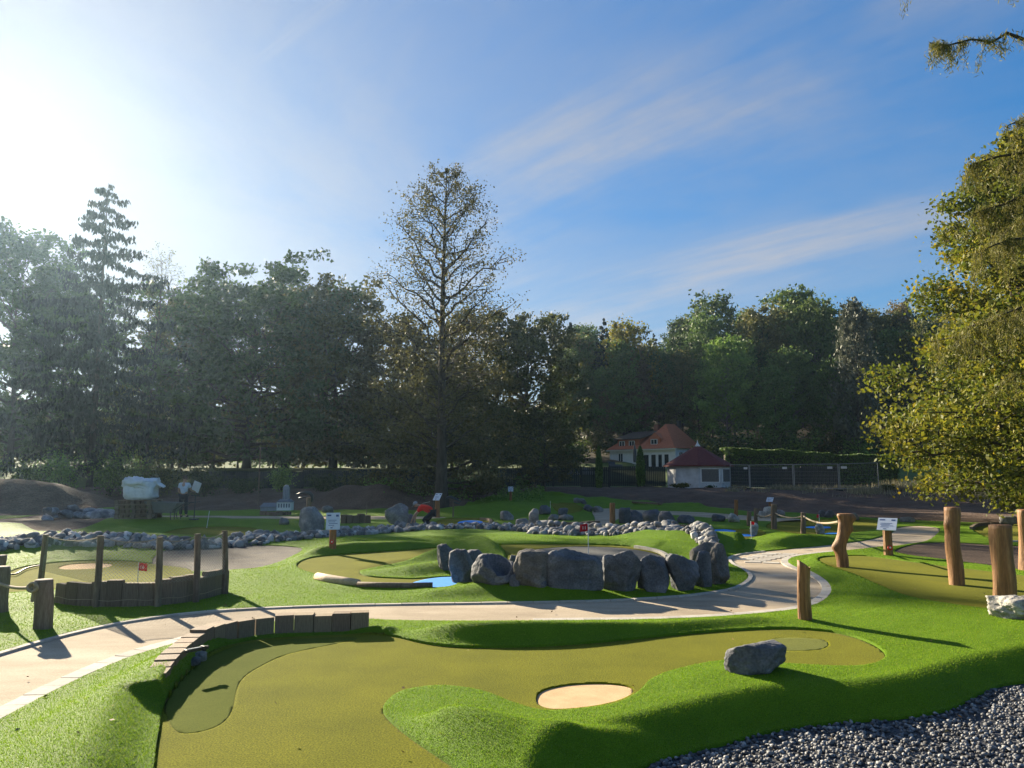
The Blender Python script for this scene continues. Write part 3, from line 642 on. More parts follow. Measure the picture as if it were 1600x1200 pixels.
scatter_stones([(-120, 870), (0, 862), (150, 855), (300, 850), (440, 842), (500, 836)], 3.4, 95, .14, .30, 'weathered grey stone of the dry stone stream, left of the slanted sign', STREAM + ', left run', seed=4)
scatter_stones([(500, 835), (560, 830), (640, 826), (740, 823), (830, 826)], 4.0, 75, .14, .30, 'weathered grey stone of the dry stone stream, behind the island between sign and pale boulder', STREAM + ', middle run', seed=5)
scatter_stones([(830, 827), (900, 829), (960, 831), (1020, 835), (1065, 840), (1100, 850), (1118, 862)], 7.0, 125, .16, .36, 'weathered grey stone of the dry stone stream, right of the pale boulder', STREAM + ', right run', seed=6, stack=.3)
scatter_stones([(1040, 829), (1065, 833), (1090, 843), (1108, 853)], 5.0, 28, .26, .5, 'larger grey stone heaped at the right end of the dry stone stream', STREAM + ', end heap', seed=16, stack=.35)
scatter_stones([(70, 813), (110, 806), (150, 809), (178, 812)], 4.0, 42, .22, .6, 'broken grey slab in the rubble pile by the pallets', 'slabs of the rubble pile', name='rubble_slab', seed=7, stack=.4)
# ---- small rubble filling the bed of the stream
def bed_rubble(line, half, N, seed):
    r_ = np.random.default_rng(seed); L = np.array(spline(line, 8, closed=False)); t = r_.random(N) * (len(L) - 1); u = np.interp(t, range(len(L)), L[:, 0]); v = np.interp(t, range(len(L)), L[:, 1]) + r_.uniform(-half, half, N)
    q = np.array([P(a, b, .05) for a, b in zip(u, v)]); hz = Hg(q[:, 0], q[:, 1]); D, F = ICO[1]; nv = len(D); s = r_.uniform(.05, .13, N)
    A = D[None] * (1 + .6 * (r_.random((N, nv, 1)) - .5)) * s[:, None, None] * r_.uniform(.6, 1.5, (N, 1, 3)); V = A + np.stack([q[:, 0], q[:, 1], hz + s * .35], 1)[:, None]
    return V.reshape(-1, 3), (F[None] + (np.arange(N) * nv)[:, None, None]).reshape(-1, 3), np.repeat(r_.random(N), len(F))
_a = bed_rubble([(-120, 870), (0, 862), (150, 855), (300, 850), (440, 842), (560, 831), (640, 826), (740, 823), (830, 826)], 3.6, 1200, 31); _b = bed_rubble([(830, 827), (900, 829), (960, 831), (1020, 835), (1065, 840), (1100, 850), (1118, 862)], 8.0, 1100, 32)
tag(obj('small_rubble', fast_mesh('small_rubble', np.concatenate([_a[0], _b[0]]), np.concatenate([_a[1], _b[1] + len(_a[0])]), attr={'tint': np.concatenate([_a[2], _b[2]])}), mat('rubble_bit', [(0, (.06, .06, .062)), (.5, (.20, .198, .19)), (.85, (.36, .35, .33)), (1, (.55, .54, .50))], attr='tint', rough=.85)), 'small broken stone filling the bed of the dry stream', 'rubble', kind='stuff')
# ---- foreground gravel
def gravel(N=14000):
    x0 = np.array(GRAVEL); r_ = np.random.default_rng(5); pts = []
    while len(pts) < N:
        y = r_.uniform(3.6, 8.6, 4000); x = r_.uniform(.2, 7.5, 4000)
        m = (sdf(x, y, GRAVEL) < -.005) & (x < .78 * y + .4) & (y < 8.4) & (r_.random(4000) < np.clip(5.2 / y, 0, 1) ** 1.2); pts += list(zip(x[m], y[m]))
    pts = np.array(pts[:N]); D, F = ICO[1]; hz = H(pts[:, 0], pts[:, 1]) - .03
    s = r_.uniform(.011, .024, N); nv = len(D)
    A = D[None] * (1 + .35 * (r_.random((N, nv, 1)) - .5)) * s[:, None, None] * r_.uniform(.6, 1.3, (N, 1, 3))
    an = r_.uniform(0, 6.28, N); c, q = np.cos(an)[:, None], np.sin(an)[:, None]
    X = A[..., 0] * c - A[..., 1] * q; Y = A[..., 0] * q + A[..., 1] * c
    V = np.stack([X + pts[:, :1], Y + pts[:, 1:], A[..., 2] * .8 + (hz + s * r_.uniform(.1, 1.1, N))[:, None]], 2).reshape(-1, 3)
    FF = (F[None] + (np.arange(N) * nv)[:, None, None]).reshape(-1, 3)
    M = mat('gravel_stone', [(0, (.030, .031, .036)), (.5, (.090, .093, .10)), (.85, (.18, .183, .19)), (1, (.34, .34, .335))], attr='tint', rough=.6, spec=.4, bump=.3, bscale=60)
    o = obj('gravel', fast_mesh('gravel', V, FF, attr={'tint': np.repeat(r_.random(N), len(F))}), M)
    tag(o, 'loose dark grey crushed stone in the foreground corner', 'gravel', kind='stuff')
gravel()
# ================================================================== TIMBER
M_WOODG = mat('weathered_timber', [(.25, (0.078, 0.058, 0.042)), (.5, (0.163, 0.124, 0.086)), (.78, (0.273, 0.215, 0.150))], scale=3.0, detail=9, rough=.85, bump=.5, bscale=14, stretch=(6, 6, .7), bdist=.012, hue=(.012, .22), fine=(20, .8, 1.2))
M_WOODT = mat('sawn_timber', [(.25, (.13, .090, .055)), (.5, (.22, .155, .095)), (.78, (.32, .235, .15))], scale=3.0, detail=9, rough=.8, bump=.4, bscale=16, stretch=(6, 6, .8), bdist=.008, hue=(.012, .18), fine=(24, .8, 1.2))
M_LOG = mat('oiled_log', [(.22, (.085, .036, .013)), (.5, (.25, .118, .040)), (.75, (.42, .22, .085))], scale=2.6, detail=9, rough=.6, bump=.55, bscale=9, stretch=(7, 7, .5), bdist=.02, fine=(16, .75, 1.25), dist=.4, spec=.35)
M_LOGD = mat('grey_log', [(.25, (.075, .055, .038)), (.5, (.16, .115, .075)), (.75, (.26, .19, .125))], scale=2.6, detail=9, rough=.8, bump=.5, bscale=9, stretch=(7, 7, .5), bdist=.02, fine=(16, .75, 1.25))
M_ROPE = mat('hemp_rope', [(.3, (.26, .205, .14)), (.7, (.40, .33, .235))], scale=60, rough=.9, bump=.6, bscale=90, bdist=.006)
def block_run(parent, line, width, depth, h0, hj, name='timber_block', material=M_WOODT, inward=0.0, seed=1, embed=.12, lean=.0, n=None, hfun=None, gap=1.0):
    r_ = np.random.default_rng(seed); L = np.array(line); cum = np.concatenate([[0], np.cumsum(np.hypot(*(L[1:] - L[:-1]).T))])
    n = n or max(1, int(cum[-1] / width)); st = cum[-1] / n
    base = MB(); base.box((0, 0, 0), (1, 1, 1)); me = base.mesh(name)
    for i in range(n):
        t = (i + .5) * st; x, y = np.interp(t, cum, L[:, 0]), np.interp(t, cum, L[:, 1])
        x1, y1 = np.interp(min(t + .05, cum[-1]), cum, L[:, 0]), np.interp(min(t + .05, cum[-1]), cum, L[:, 1])
        x0, y0 = np.interp(max(t - .05, 0), cum, L[:, 0]), np.interp(max(t - .05, 0), cum, L[:, 1])
        a = math.atan2(y1 - y0, x1 - x0); nx, ny = -math.sin(a), math.cos(a)
        hh = (hfun(i / max(1, n - 1)) if hfun else h0) + r_.uniform(-hj, hj)
        cx, cy = x + nx * (depth / 2 + inward), y + ny * (depth / 2 + inward)
        z0 = Hs(x - nx * .06, y - ny * .06) - embed
        o = obj(name, me, material, parent, loc=Vector((cx, cy, z0 + (hh + embed) / 2)) - Vector(parent.location), rot=(r_.uniform(-lean, lean), r_.uniform(-lean, lean), a + r_.uniform(-.03, .03)),
                scale=(st * gap * r_.uniform(.93, .985), depth * r_.uniform(.94, 1.04), hh + embed))
        b = o.modifiers.new('bevel', 'BEVEL'); b.width = .008; b.segments = 1
wl = empty('timber_wall', (*WALL[0], 0), label='curved low wall of upright sawn timber blocks retaining the near left turf', cat='wall')
block_run(wl, WALL, .235, .20, .20, .014, seed=2, hfun=lambda t: .17 + .045 * min(1, t * 2.2))
# ---- net fence at the left
nf_line = spline([P(u, v) for u, v in [(84, 946), (120, 949), (180, 950), (240, 948), (285, 943), (320, 936), (357, 925)]], 6, closed=False)
nf = empty('net_fence', (*nf_line[0], 0), label='rope net on five slanted posts above a row of upright timber blocks', cat='fence')
block_run(nf, nf_line, .225, .11, .36, .05, name='timber_block', material=M_WOODG, seed=3, lean=.035, hfun=lambda t: .34 + .06 * t)
tops = []
for (ub, vb, ut, vt) in [(61, 925, 72, 835), (150, 949, 157.5, 837), (246, 948, 250, 839), (306, 941, 309, 834), (352, 927, 351, 829)]:
    x, y = P(ub, vb); y -= .06; x *= y / (y + .06); tx, ty, tz = PD(ut, vt, y + .03); z0 = Hs(x, y)
    m = MB(); m.tube([(x, y, z0 - .15), ((x + tx) / 2 + .006, (y + ty) / 2, (z0 + tz) / 2), (tx, ty, tz)], [.052, .050, .048], 10)
    m.build('post', M_WOODG, nf, sm=False, loc=-Vector(nf.location)); tops.append(((x, y, z0), (tx, ty, tz)))
def sag(a, b, s, n=14):
    a, b = Vector(a), Vector(b); return [a.lerp(b, k / n) - Vector((0, 0, s * 4 * (k / n) * (1 - k / n))) for k in range(n + 1)]
m = MB()
for (a, b) in zip(tops[:-1], tops[1:]):
    m.tube(sag(Vector(a[1]) - Vector((0, 0, .02)), Vector(b[1]) - Vector((0, 0, .02)), .07), .008, 5)
m.build('top_rope', M_ROPE, nf, loc=-Vector(nf.location))
m = MB(); m.tube([(x, y - .015 - .01, Hs(x, y) + .10 + .01 * math.sin(i)) for i, (x, y) in enumerate(nf_line)], .005, 5)
m.build('bottom_string', M_ROPE, nf, loc=-Vector(nf.location))
m = MB()
for (a, b) in zip(tops[:-1], tops[1:]):
    a0, a1, b0, b1 = map(Vector, (a[0], a[1], b[0], b[1])); Lh = (b0 - a0).length; hh = 1.0
    def pt(s, t):
        lo = a0.lerp(b0, s) + Vector((0, 0, .34)); hi = a1.lerp(b1, s) - Vector((0, 0, .02 + .28 * s * (1 - s))); return lo.lerp(hi, t)
    nn = max(6, int(Lh / .055)); asp = Lh / .72
    for k in range(-nn, nn * 2):
        for sg in (1, -1):
            pts = []
            for j in range(9):
                t = j / 8; s = k / nn + sg * t / asp
                if 0 <= s <= 1: pts.append(pt(s, t))
            if len(pts) > 1: m.tube(pts, .0022, 3, cap=False)
m.build('net', mat('net_cord', [(.3, (.20, .21, .19)), (.7, (.30, .31, .28))], scale=20, rough=.8), nf, loc=-Vector(nf.location))
# ---- rope posts at the left edge
def log_post(name, label, ub, vb, ut, vt, wpx, material, cat='post', group=None, taper=.95, bend=(), bulge=(), n=22, sink=.15, seed=0, cap_tilt=0.0, parent=None):
    b = hit(ub, vb); dirn = Vector((b.x, b.y, 0)).normalized(); rad = px2m(b, wpx) / 2
    y0 = b.y + rad * .8; top = Vector(PD(ut, vt, y0)); bot = Vector((b.x * y0 / b.y, y0, b.z)); r_ = np.random.default_rng(seed)
    N = 26; V = []; m = MB()
    ph = r_.uniform(0, 6.28, 4)
    for i in range(N + 1):
        t = i / N; c = Vector((bot.x, bot.y, bot.z - sink)).lerp(top, t)
        rr = rad * (1 + (taper - 1) * t)
        for (tb, amt, wd) in bend: c.x += rad * amt * math.exp(-((t - tb) / wd) ** 2)
        c.x += rad * .06 * math.sin(t * 7 + ph[0]); c.y += rad * .06 * math.sin(t * 6 + ph[1])
        for k in range(n):
            w = 2 * math.pi * k / n; q = rr * (1 + .045 * math.sin(3 * w + ph[2] + t * 2.5) + .035 * math.sin(5 * w + ph[3] - t * 4) + .02 * math.sin(2 * w + t * 9))
            for (tb, ang, amt, wd, wa) in bulge:
                da = (w - ang + math.pi) % (2 * math.pi) - math.pi
                q += rad * amt * math.exp(-((t - tb) / wd) ** 2 - (da / wa) ** 2)
            V.append((c.x + q * math.cos(w), c.y + q * math.sin(w), c.z + (cap_tilt * q * math.cos(w) if i == N else 0)))
    F = [(i * n + k, i * n + (k + 1) % n, (i + 1) * n + (k + 1) % n, (i + 1) * n + k) for i in range(N) for k in range(n)]
    F += [tuple(range(n - 1, -1, -1))]
    # rounded, slightly dished end grain
    cen = top + Vector((0, 0, rad * .06)); b0 = len(V)
    for k in range(n):
        p = Vector(V[N * n + k]); V.append(p.lerp(cen, .12) + Vector((0, 0, rad * .06)))
    V.append(cen)
    F += [(N * n + k, N * n + (k + 1) % n, b0 + (k + 1) % n, b0 + k) for k in range(n)] + [(b0 + k, b0 + (k + 1) % n, len(V) - 1) for k in range(n)]
    m.add(V, F); me = m.mesh(name, True)
    o = obj(name, me, material, parent, loc=bot); me.transform(Matrix.Translation(-bot))
    if not parent: tag(o, label, cat, group)
    return o, bot, top, rad
GLP = 'oiled tree trunk posts'
_, rb1, rt1, rr1 = log_post('rope_post', 'nearest grey timber post with a rope knot, at the left by the path', 67, 984, 70.5, 906, 27, M_WOODG, taper=.95, seed=1)
_, rb2, rt2, rr2 = log_post('rope_post', 'grey timber post cut by the left frame edge, left of the knotted one', -3, 958, 1, 886, 26, M_WOODG, seed=2)
_, rb3, rt3, rr3 = log_post('rope_post', 'short far timber post at the left frame edge behind the others', -4, 905, -1, 868, 20, M_WOODG, seed=3)
m = MB(); kn = Vector(PD(54, 917, rb1.y - .08))
m.tube(sag(Vector(PD(-60, 893, rb2.y - rr2)), Vector(PD(-2, 911, rb2.y - rr2 - .03)), .01, 8) + sag(Vector(PD(0, 912, rb2.y - rr2 - .03)), kn, .035, 12)[1:], .022, 8)
rope = m.build('barrier_rope', M_ROPE, sm=True); tag(rope, 'thick pale rope hanging between the left timber posts', 'rope')
m = MB(); pts = []
for k in range(60):
    a = k / 60 * 2 * math.pi * 3; pts.append(kn + Vector((.055 * math.cos(a) * (1 + .2 * math.sin(a * .66)), -.02 + .03 * math.sin(a * 1.33), .055 * math.sin(a))))
m.tube(pts, .019, 7); m.build('knot', M_ROPE, rope, sm=True)
m = MB()
for k in range(5): m.tube([kn + Vector((.008 * k - .02, 0, -.03)), kn + Vector((.012 * k - .03, .01, -.10)), kn + Vector((.016 * k - .045, .02, -.19 - .01 * (k % 2)))], .009, 5)
m.build('frayed_end', M_ROPE, rope)
# ---- oiled tree trunks at the right
log_post('log_post', 'slant topped brown log post standing on the turf beside the path bend', 1257, 969, 1255.5, 882, 20, M_LOG, group=GLP, taper=.92, seed=11, cap_tilt=-.75)
log_post('log_post', 'crooked brown log post with knots and a broad leaning head', 1316, 885, 1319, 803, 17, M_LOG, group=GLP, taper=1.15, seed=12, bend=[(.45, -.55, .16), (.92, .15, .12)],
         bulge=[(.44, 3.14, .45, .07, .6), (.74, 0.0, .55, .06, .7), (.93, 0, .75, .07, .9), (.97, 3.14, .35, .05, .8)])
log_post('log_post', 'tall slender brown log post with a knot near its top, on the right green', 1496, 913, 1487, 793, 22, M_LOG, group=GLP, taper=.95, seed=13, bulge=[(.80, 3.5, .35, .06, .7), (.93, 0.3, .15, .1, 2)], bend=[(.55, -.22, .2)])
log_post('log_post', 'thickest brown log post with drying cracks behind the white boulder', 1569, 950, 1565, 821, 31, M_LOG, group=GLP, taper=1.0, seed=14)
log_post('log_post', 'brown log post cut off by the right frame edge', 1606, 892, 1604, 797, 26, M_LOG, group=GLP, seed=15)
# ---- far posts
log_post('wooden_post', 'reddish wooden post left of the far dark boulder row', 957, 818, 957, 786, 9, M_LOG, seed=21, n=12)
log_post('wooden_post', 'tall far wooden post rising behind the white squared boulder', 1150, 806, 1150, 781, 6, M_LOG, seed=22, n=12)
FR = [log_post('rope_post', lb, *a, M_LOGD, seed=30 + i, n=12) for i, (lb, a) in enumerate([
    ('short flat topped far wooden post beside the red caged flag', (1170, 822, 1170.5, 799, 7)), ('far rope post with a forked stub right of the flat topped one', (1181, 821, 1181, 794, 6)),
    ('tallest far rope post left of the small far right flag', (1209, 826, 1209, 788, 9)), ('far rope post next left of the small far right flag', (1255, 833, 1255, 801, 8))])]
m = MB(); m.tube([(FR[1][1].x, FR[1][1].y, FR[1][1].z + .38), (FR[1][1].x + .22, FR[1][1].y, FR[1][1].z + .72)], [.04, .025], 6); m.build('forked_stub', M_LOGD, FR[1][0], loc=-FR[1][1])
m = MB()
ends = [(FR[1][2] - Vector((0, 0, .25))), FR[2][2] - Vector((0, 0, .32)), FR[3][2] - Vector((0, 0, .12)), Vector(PD(1310, 815, 17.5))]
for a, b in zip(ends[:-1], ends[1:]): m.tube(sag(a, b, .12), .025, 6)
tag(m.build('barrier_rope', M_ROPE), 'pale rope strung along the far wooden posts towards the crooked log', 'rope')
# ---- palisades
def palisade(label, px, n, hpx, material=M_WOODG, depth=.12, name='timber_edging', gap=1.0):
    ln = [P(u, v, .06) for u, v in px]; ln = spline(ln, 6, closed=False) if len(ln) > 2 else ln
    h_ = px2m(P(*px[0], .06), hpx); e = empty(name, (*ln[0], Hs(*ln[0])), label=label, cat='edging')
    e.location.z = 0; block_run(e, ln, 1, depth, h_, h_ * (.07 if gap == 1 else .16), n=n, material=material, seed=len(label), gap=gap)
palisade('long low palisade of flat timbers behind the right run of the stone stream', [(842, 822), (890, 823), (938, 821)], 12, 9)
palisade('five thick round headed stubs of timber behind the slanted sign', [(531, 817), (550, 817), (580, 816)], 5, 13, M_LOGD, depth=.3, gap=.86)
palisade('short curved row of timber stubs at the right end of the stone stream', [(1049, 829), (1062, 830), (1082, 829), (1102, 826)], 8, 10, M_LOGD, depth=.25, gap=.86)
palisade('three tiny timber stubs on the far turf bank', [(824, 783), (838, 783)], 3, 8, M_LOGD, depth=.3, gap=.86)
palisade('row of tiny timber stubs under the model buildings', [(405, 803), (430, 804), (456, 803)], 8, 6, M_LOGD, depth=.3, gap=.86)
palisade('curved pale timber edge round the far blue puddle', [(744, 821), (760, 820), (769, 816), (766, 811), (752, 809.5)], 12, 3.5, M_WOODT)
palisade('curved timber edge of the far right green', [(1520, 825), (1528, 820), (1545, 817.5), (1565, 817)], 9, 4)
palisade('pale stone edging along the right rim of the grey basin', [(990, 856), (1010, 859), (1028, 864), (1040, 871)], 9, 2.5, M_PAVE, .10)
# ---- half logs edging the island green
m = MB(); a = [hit(u, v) + Vector((0, 0, .03)) for u, v in [(496, 904), (515, 908), (538, 911.5), (560, 914)]]; m.tube(a, [.085, .09, .085, .07], 8)
tag(m.build('edging_log', mat('bare_log', [(.3, (.36, .26, .16)), (.7, (.52, .41, .28))], scale=4, rough=.8, bump=.4, bscale=14, stretch=(1, 5, 5)), sm=True), 'pale barked log edging the left tip of the island green', 'log')
m = MB(); a = [hit(u, v) + Vector((0, 0, .03)) for u, v in [(559, 916), (600, 917.5), (640, 918), (676, 917)]]; m.tube(a, [.05, .055, .055, .05], 8)
tag(m.build('edging_log', M_WOODG, sm=True), 'thin dark log edging the island green up to the blue carpet', 'log')
def plank(label, u0, v0, u1, v1, w, h, material):
    a, b = hit(u0, v0), hit(u1, v1); c = (a + b) / 2; d = b - a; m = MB(); m.box((0, 0, 0), (d.length, w, h))
    tag(m.build('plank', material, loc=(c.x, c.y, c.z + h / 2 + .02), rot=(0, -math.atan2(d.z, math.hypot(d.x, d.y)), math.atan2(d.y, d.x)), bevel=.005), label, 'plank')
plank('grey plank lying on the soil at the far end of the course', 990, 786.5, 1032, 789, .3, .12, M_WOODG)
plank('white pipe length lying along the left run of the stone stream', 434, 836, 462, 835, .06, .05, plain('white_plastic', (.7, .7, .68), .4))
plank('pale board edging on the turf behind the thick log post', 1580, 848, 1625, 848, .1, .05, M_PAVE)
m = MB(); pts = spline([tuple(hit(u, v) + Vector((0, 0, .02))) for u, v in [(10, 899), (25, 898), (40, 890), (55, 886), (66, 884)]], 6, closed=False); m.tube(pts, .018, 6)
tag(m.build('hose', plain('black_rubber', (.02, .02, .02), .5), sm=True), 'thin black hose curving over the left green edge', 'hose')
# ---- kerbs and pavers of the path: single stones, children of the path
def kerb(i0, i1, width, length, inset, seed):
    r_ = np.random.default_rng(seed); L = np.array(PATH[i0:i1]); cum = np.concatenate([[0], np.cumsum(np.hypot(*(L[1:] - L[:-1]).T))])
    n = int(cum[-1] / length); st = cum[-1] / n; me = MB().box((0, 0, 0), (1, 1, 1)).mesh('kerb_stone')
    for i in range(n):
        t = (i + .5) * st; x, y = np.interp(t, cum, L[:, 0]), np.interp(t, cum, L[:, 1])
        if y > 21 or y < 4.0 or abs(x) > .85 * y: continue
        x1, y1 = np.interp(min(t + .08, cum[-1]), cum, L[:, 0]), np.interp(min(t + .08, cum[-1]), cum, L[:, 1])
        x0, y0 = np.interp(max(t - .08, 0), cum, L[:, 0]), np.interp(max(t - .08, 0), cum, L[:, 1])
        a = math.atan2(y1 - y0, x1 - x0); nx, ny = math.sin(a), -math.cos(a)
        o = obj('kerb_stone', me, M_PAVE, path, loc=(x + nx * (width / 2 + inset), y + ny * (width / 2 + inset), Hs(x, y) - .045 + r_.uniform(0, .004)), rot=(r_.uniform(-.01, .01), 0, a), scale=(st * .975, width, .09))
        b = o.modifiers.new('bevel', 'BEVEL'); b.width = .004; b.segments = 1
NPTH = len(PATH)
kerb(0, 3 * 22, .085, .42, .0, 1)
kerb(3 * 31, 3 * 46, .16, .24, .0, 2)
kerb(3 * 52, NPTH - 3, .20, .30, .0, 3)
def cobbles():
    r_ = np.random.default_rng(9); me = MB().box((0, 0, 0), (1, 1, 1)).mesh('paver'); k = 0
    cx, cy = P(1190, 905)
    for ring in range(9):
        rad = 3.3 + ring * .30; st = .42 / rad
        for j in range(-9, 10):
            a = R(90) + (j + (ring % 2) * .5) * st; x, y = cx + rad * math.cos(a), cy + rad * math.sin(a)
            if sdf(np.array([x]), np.array([y]), PATH)[0] > -.34: continue
            k += 1; o = obj('paver', me, M_PAVE, path, loc=(x, y, Hs(x, y) - .05), rot=(0, 0, a + R(90) + r_.uniform(-.02, .02)), scale=(.375 * r_.uniform(.95, 1), .25, .075 + r_.uniform(-.004, .006)))
            b = o.modifiers.new('bevel', 'BEVEL'); b.width = .012; b.segments = 1
cobbles()
# ================================================================== SIGNS AND FLAGS
M_BOARD = mat('sign_board', [(.3, (.50, .55, .62)), (.7, (.62, .66, .72))], scale=3, rough=.35, spec=.5)
M_INK = plain('printed_ink', (.06, .10, .22), .6)
M_RED = plain('red_plastic', (.55, .018, .012), .5)
M_WHITE = plain('white_paint', (.72, .72, .70), .55, v=.05)
def text_mesh(txt, size, name='lettering'):
    c = bpy.data.curves.new(name, 'FONT'); c.body = txt; c.size = size; c.align_x = 'CENTER'; c.align_y = 'CENTER'; c.extrude = .002
    o = bpy.data.objects.new(name, c); COL.objects.link(o); dg = bpy.context.evaluated_depsgraph_get()
    me = bpy.data.meshes.new_from_object(o.evaluated_get(dg)); bpy.data.objects.remove(o); return me
def sign(label, ub, vb, vpt, wpost, bw, bh, tilt, rz, mt=M_LOG, badge=True, ut=None):
    """info board on a timber post; sizes in photo pixels, tilt from upright"""
    b = hit(ub, vb); k = b.y / FPX; ph = (vb - vpt) * k; pw = wpost * k
    e = empty('info_sign', b, label=label, cat='sign')
    m = MB(); m.tube([(0, pw * .4, -.1), (0, pw * .4, ph * .5), (0, pw * .4, ph)], [pw * .52, pw * .5, pw * .48], 12); m.build('post', mt, e)
    M = Euler((-tilt, 0, rz)).to_matrix()
    bd = MB().box((0, 0, 0), (bw * k, .015, bh * k), M).build('board', M_BOARD, e, loc=(0, pw * .4 - .02, ph + bh * k * .30))
    m = MB(); W_, H_ = bw * k, bh * k
    for (px_, pz, w, h) in [(-.28, .34, .28, .09), (.30, .32, .2, .12), (-.05, .05, .6, .03), (-.1, -.05, .5, .03), (.02, -.15, .62, .03), (-.12, -.25, .42, .03), (-.1, -.40, .16, .05)]:
        m.box(tuple(M @ Vector((px_ * W_, -.009, pz * H_))), (w * W_, .002, h * H_), M)
    m.build('print', M_INK, bd)
    if badge:
        m = MB(); m.tube([(0, pw * .4 - pw * .46 - .012, ph * .30), (0, pw * .4 - pw * .46 + .01, ph * .30)], pw * .30, 14); bg_ = m.build('number_badge', M_RED, e)
        m = MB(); m.tube([(0, pw * .4 - pw * .46 - .016, ph * .31), (0, pw * .4 - pw * .46, ph * .31)], pw * .11, 10); m.build('mark', M_WHITE, bg_)
sign('slanted blue white info board on a log post at the top of the island mound', 518.5, 857, 824, 11, 21, 27, R(22), R(12))
sign('brightly lit white info board on a brown log post by the far path bend', 1391, 868, 829, 13, 27, 27, R(50), R(-35))
sign('pale info board beside the tall thin tree trunk, behind the worker', 683, 808, 781, 8, 13, 13, R(35), R(-35), badge=False)
sign('tiny white info board on the far turf bank before the soil', 798, 782, 767, 4, 8, 8, R(20), 0, badge=False)
sign('tiny bright info board above the far pale boulders', 1204, 798, 784, 4, 10, 10, R(50), R(-35), badge=False)
def flag(label, u, vb, vt, num, fw, rz, side=1, lean=0.0, text=True, cloth=True):
    b = hit(u, vb); k = b.y / FPX; ph = (vb - vt) * k; e = empty('hole_flag', b, label=label, cat='flag'); lx = lean * k
    m = MB(); m.tube([(0, 0, -.03), (lx, 0, ph)], .009 if ph < 2 else .015, 8); m.build('pole', M_WHITE, e)
    if not cloth: return
    w = fw * k; h = w * .82; V = []; F = []; n = 14
    for i in range(n + 1):
        for j in range(7):
            t = i / n; yy = .10 * w * math.sin(t * 7 + j * .25) * t; x = side * t * w * .9; z = ph - .01 - h * j / 6 - .10 * w * t * t
            V.append((lx + x * math.cos(rz) - yy * math.sin(rz), x * math.sin(rz) + yy * math.cos(rz), z))
    for i in range(n):
        for j in range(6): F.append((i * 7 + j, (i + 1) * 7 + j, (i + 1) * 7 + j + 1, i * 7 + j + 1))
    m = MB(); m.add(V, F); fl = m.build('cloth', mat('flag_cloth', [(.3, (.42, .012, .022)), (.7, (.55, .020, .030))], scale=6, rough=.8, trans=.3), e, sm=True)
    so_ = fl.modifiers.new('thick', 'SOLIDIFY'); so_.thickness = .003
    if text:
        me = text_mesh(num, h * .62); me.transform(Matrix.Rotation(R(90), 4, 'X'))
        obj('lettering', me, M_WHITE, fl, loc=(lx + side * w * .45 * math.cos(rz), side * w * .45 * math.sin(rz) - .10 * w - .004, ph - .01 - h * .56), rot=(0, 0, rz))
flag('red flag with white number on a white pole behind the widest ring boulder', 919.5, 872, 819.5, '11', 14, 0, side=-1)
flag('red flag with white number 16 on the green behind the net fence', 215, 910, 880, '16', 14, 0)
flag('small red flag beside the caged stone on the far right green', 1174, 842, 815, '', 6, 0, text=False)
flag('small red flag on top of the upright pale boulder at the far right', 1281, 832, 804, '', 6, .6, side=-1, text=False)
flag('bare thin white flag pole on the shaded left green', 323, 824, 799, '', 6, 0, lean=3, text=False, cloth=False)
flag('bare thin flag pole on the small far green behind the palisade', 860, 799, 783, '', 6, 0, text=False, cloth=False)
# ---- caged stone by the far flag
rock('boulder', 77, 1171, 1185, 818, 836, M_PALE, 'pale stone wrapped in wire beside the small red flag', depth=.8, sub=3)
# ---- spirit level and stones left on the timber wall
a = Vector(PD(290, 1008, 8.05)); b_ = Vector(PD(325, 1004, 8.25)); c_ = (a + b_) / 2; d_ = b_ - a
e = empty('spirit_level', c_, math.atan2(d_.y, d_.x), label='black spirit level left lying on the curved timber wall', cat='tool')
e.location.z = .225
MB().box((0, 0, 0), (d_.length, .05, .03)).build('beam', plain('black_metal', (.02, .02, .022), .4), e, bevel=.003)
MB().box((0, 0, .0165), (d_.length * .8, .025, .003)).build('bright_rail', plain('aluminium', (.6, .61, .62), .3, .9), e)
MB().box((d_.length * .28, -.01, .0), (.03, .07, .05)).build('clamp', plain('black_metal', (.02, .02, .022), .4), e, bevel=.003)
for i, (a0, a1, c0, c1, lb) in enumerate([(298, 313, 1028, 1040, 'dark stone at the foot of the timber wall, front one of three'), (309, 322, 1019, 1033, 'grey stone at the foot of the timber wall, highest of three'), (303, 314, 1020, 1031, 'grey stone at the foot of the timber wall, hindmost of three')]):
    rock('stone', 70 + i, a0, a1, c0, c1, M_GREYROCK if i else M_BASALT, lb, 'stone', depth=.9, sub=3, sink=.01)

# ================================================================== TREES
def tubes_np(paths, n=5):
    """paths: list of (pts (m,3), radii (m)) -> arrays of quads"""
    VV, FF = [], []; base = 0
    for pts, rad in paths:
        pts = np.asarray(pts, float); rad = np.asarray(rad, float); m = len(pts)
        t = np.gradient(pts, axis=0); t /= np.linalg.norm(t, axis=1)[:, None] + 1e-9
        up = np.where(np.abs(t[:, 2:]) < .9, np.array([[0, 0, 1.]]), np.array([[1., 0, 0]]))
        a = np.cross(t, up); a /= np.linalg.norm(a, axis=1)[:, None] + 1e-9; b = np.cross(a, t)
        w = np.arange(n) / n * 2 * math.pi
        V = pts[:, None] + (a[:, None] * np.cos(w)[None, :, None] + b[:, None] * np.sin(w)[None, :, None]) * rad[:, None, None]
        i = np.arange(m - 1)[:, None] * n; k = np.arange(n)[None]; k2 = (k + 1) % n
        F = np.stack([i + k, i + k2, i + n + k2, i + n + k], -1).reshape(-1, 4) + base
        VV.append(V.reshape(-1, 3)); FF.append(F); base += m * n
    return np.concatenate(VV), np.concatenate(FF)
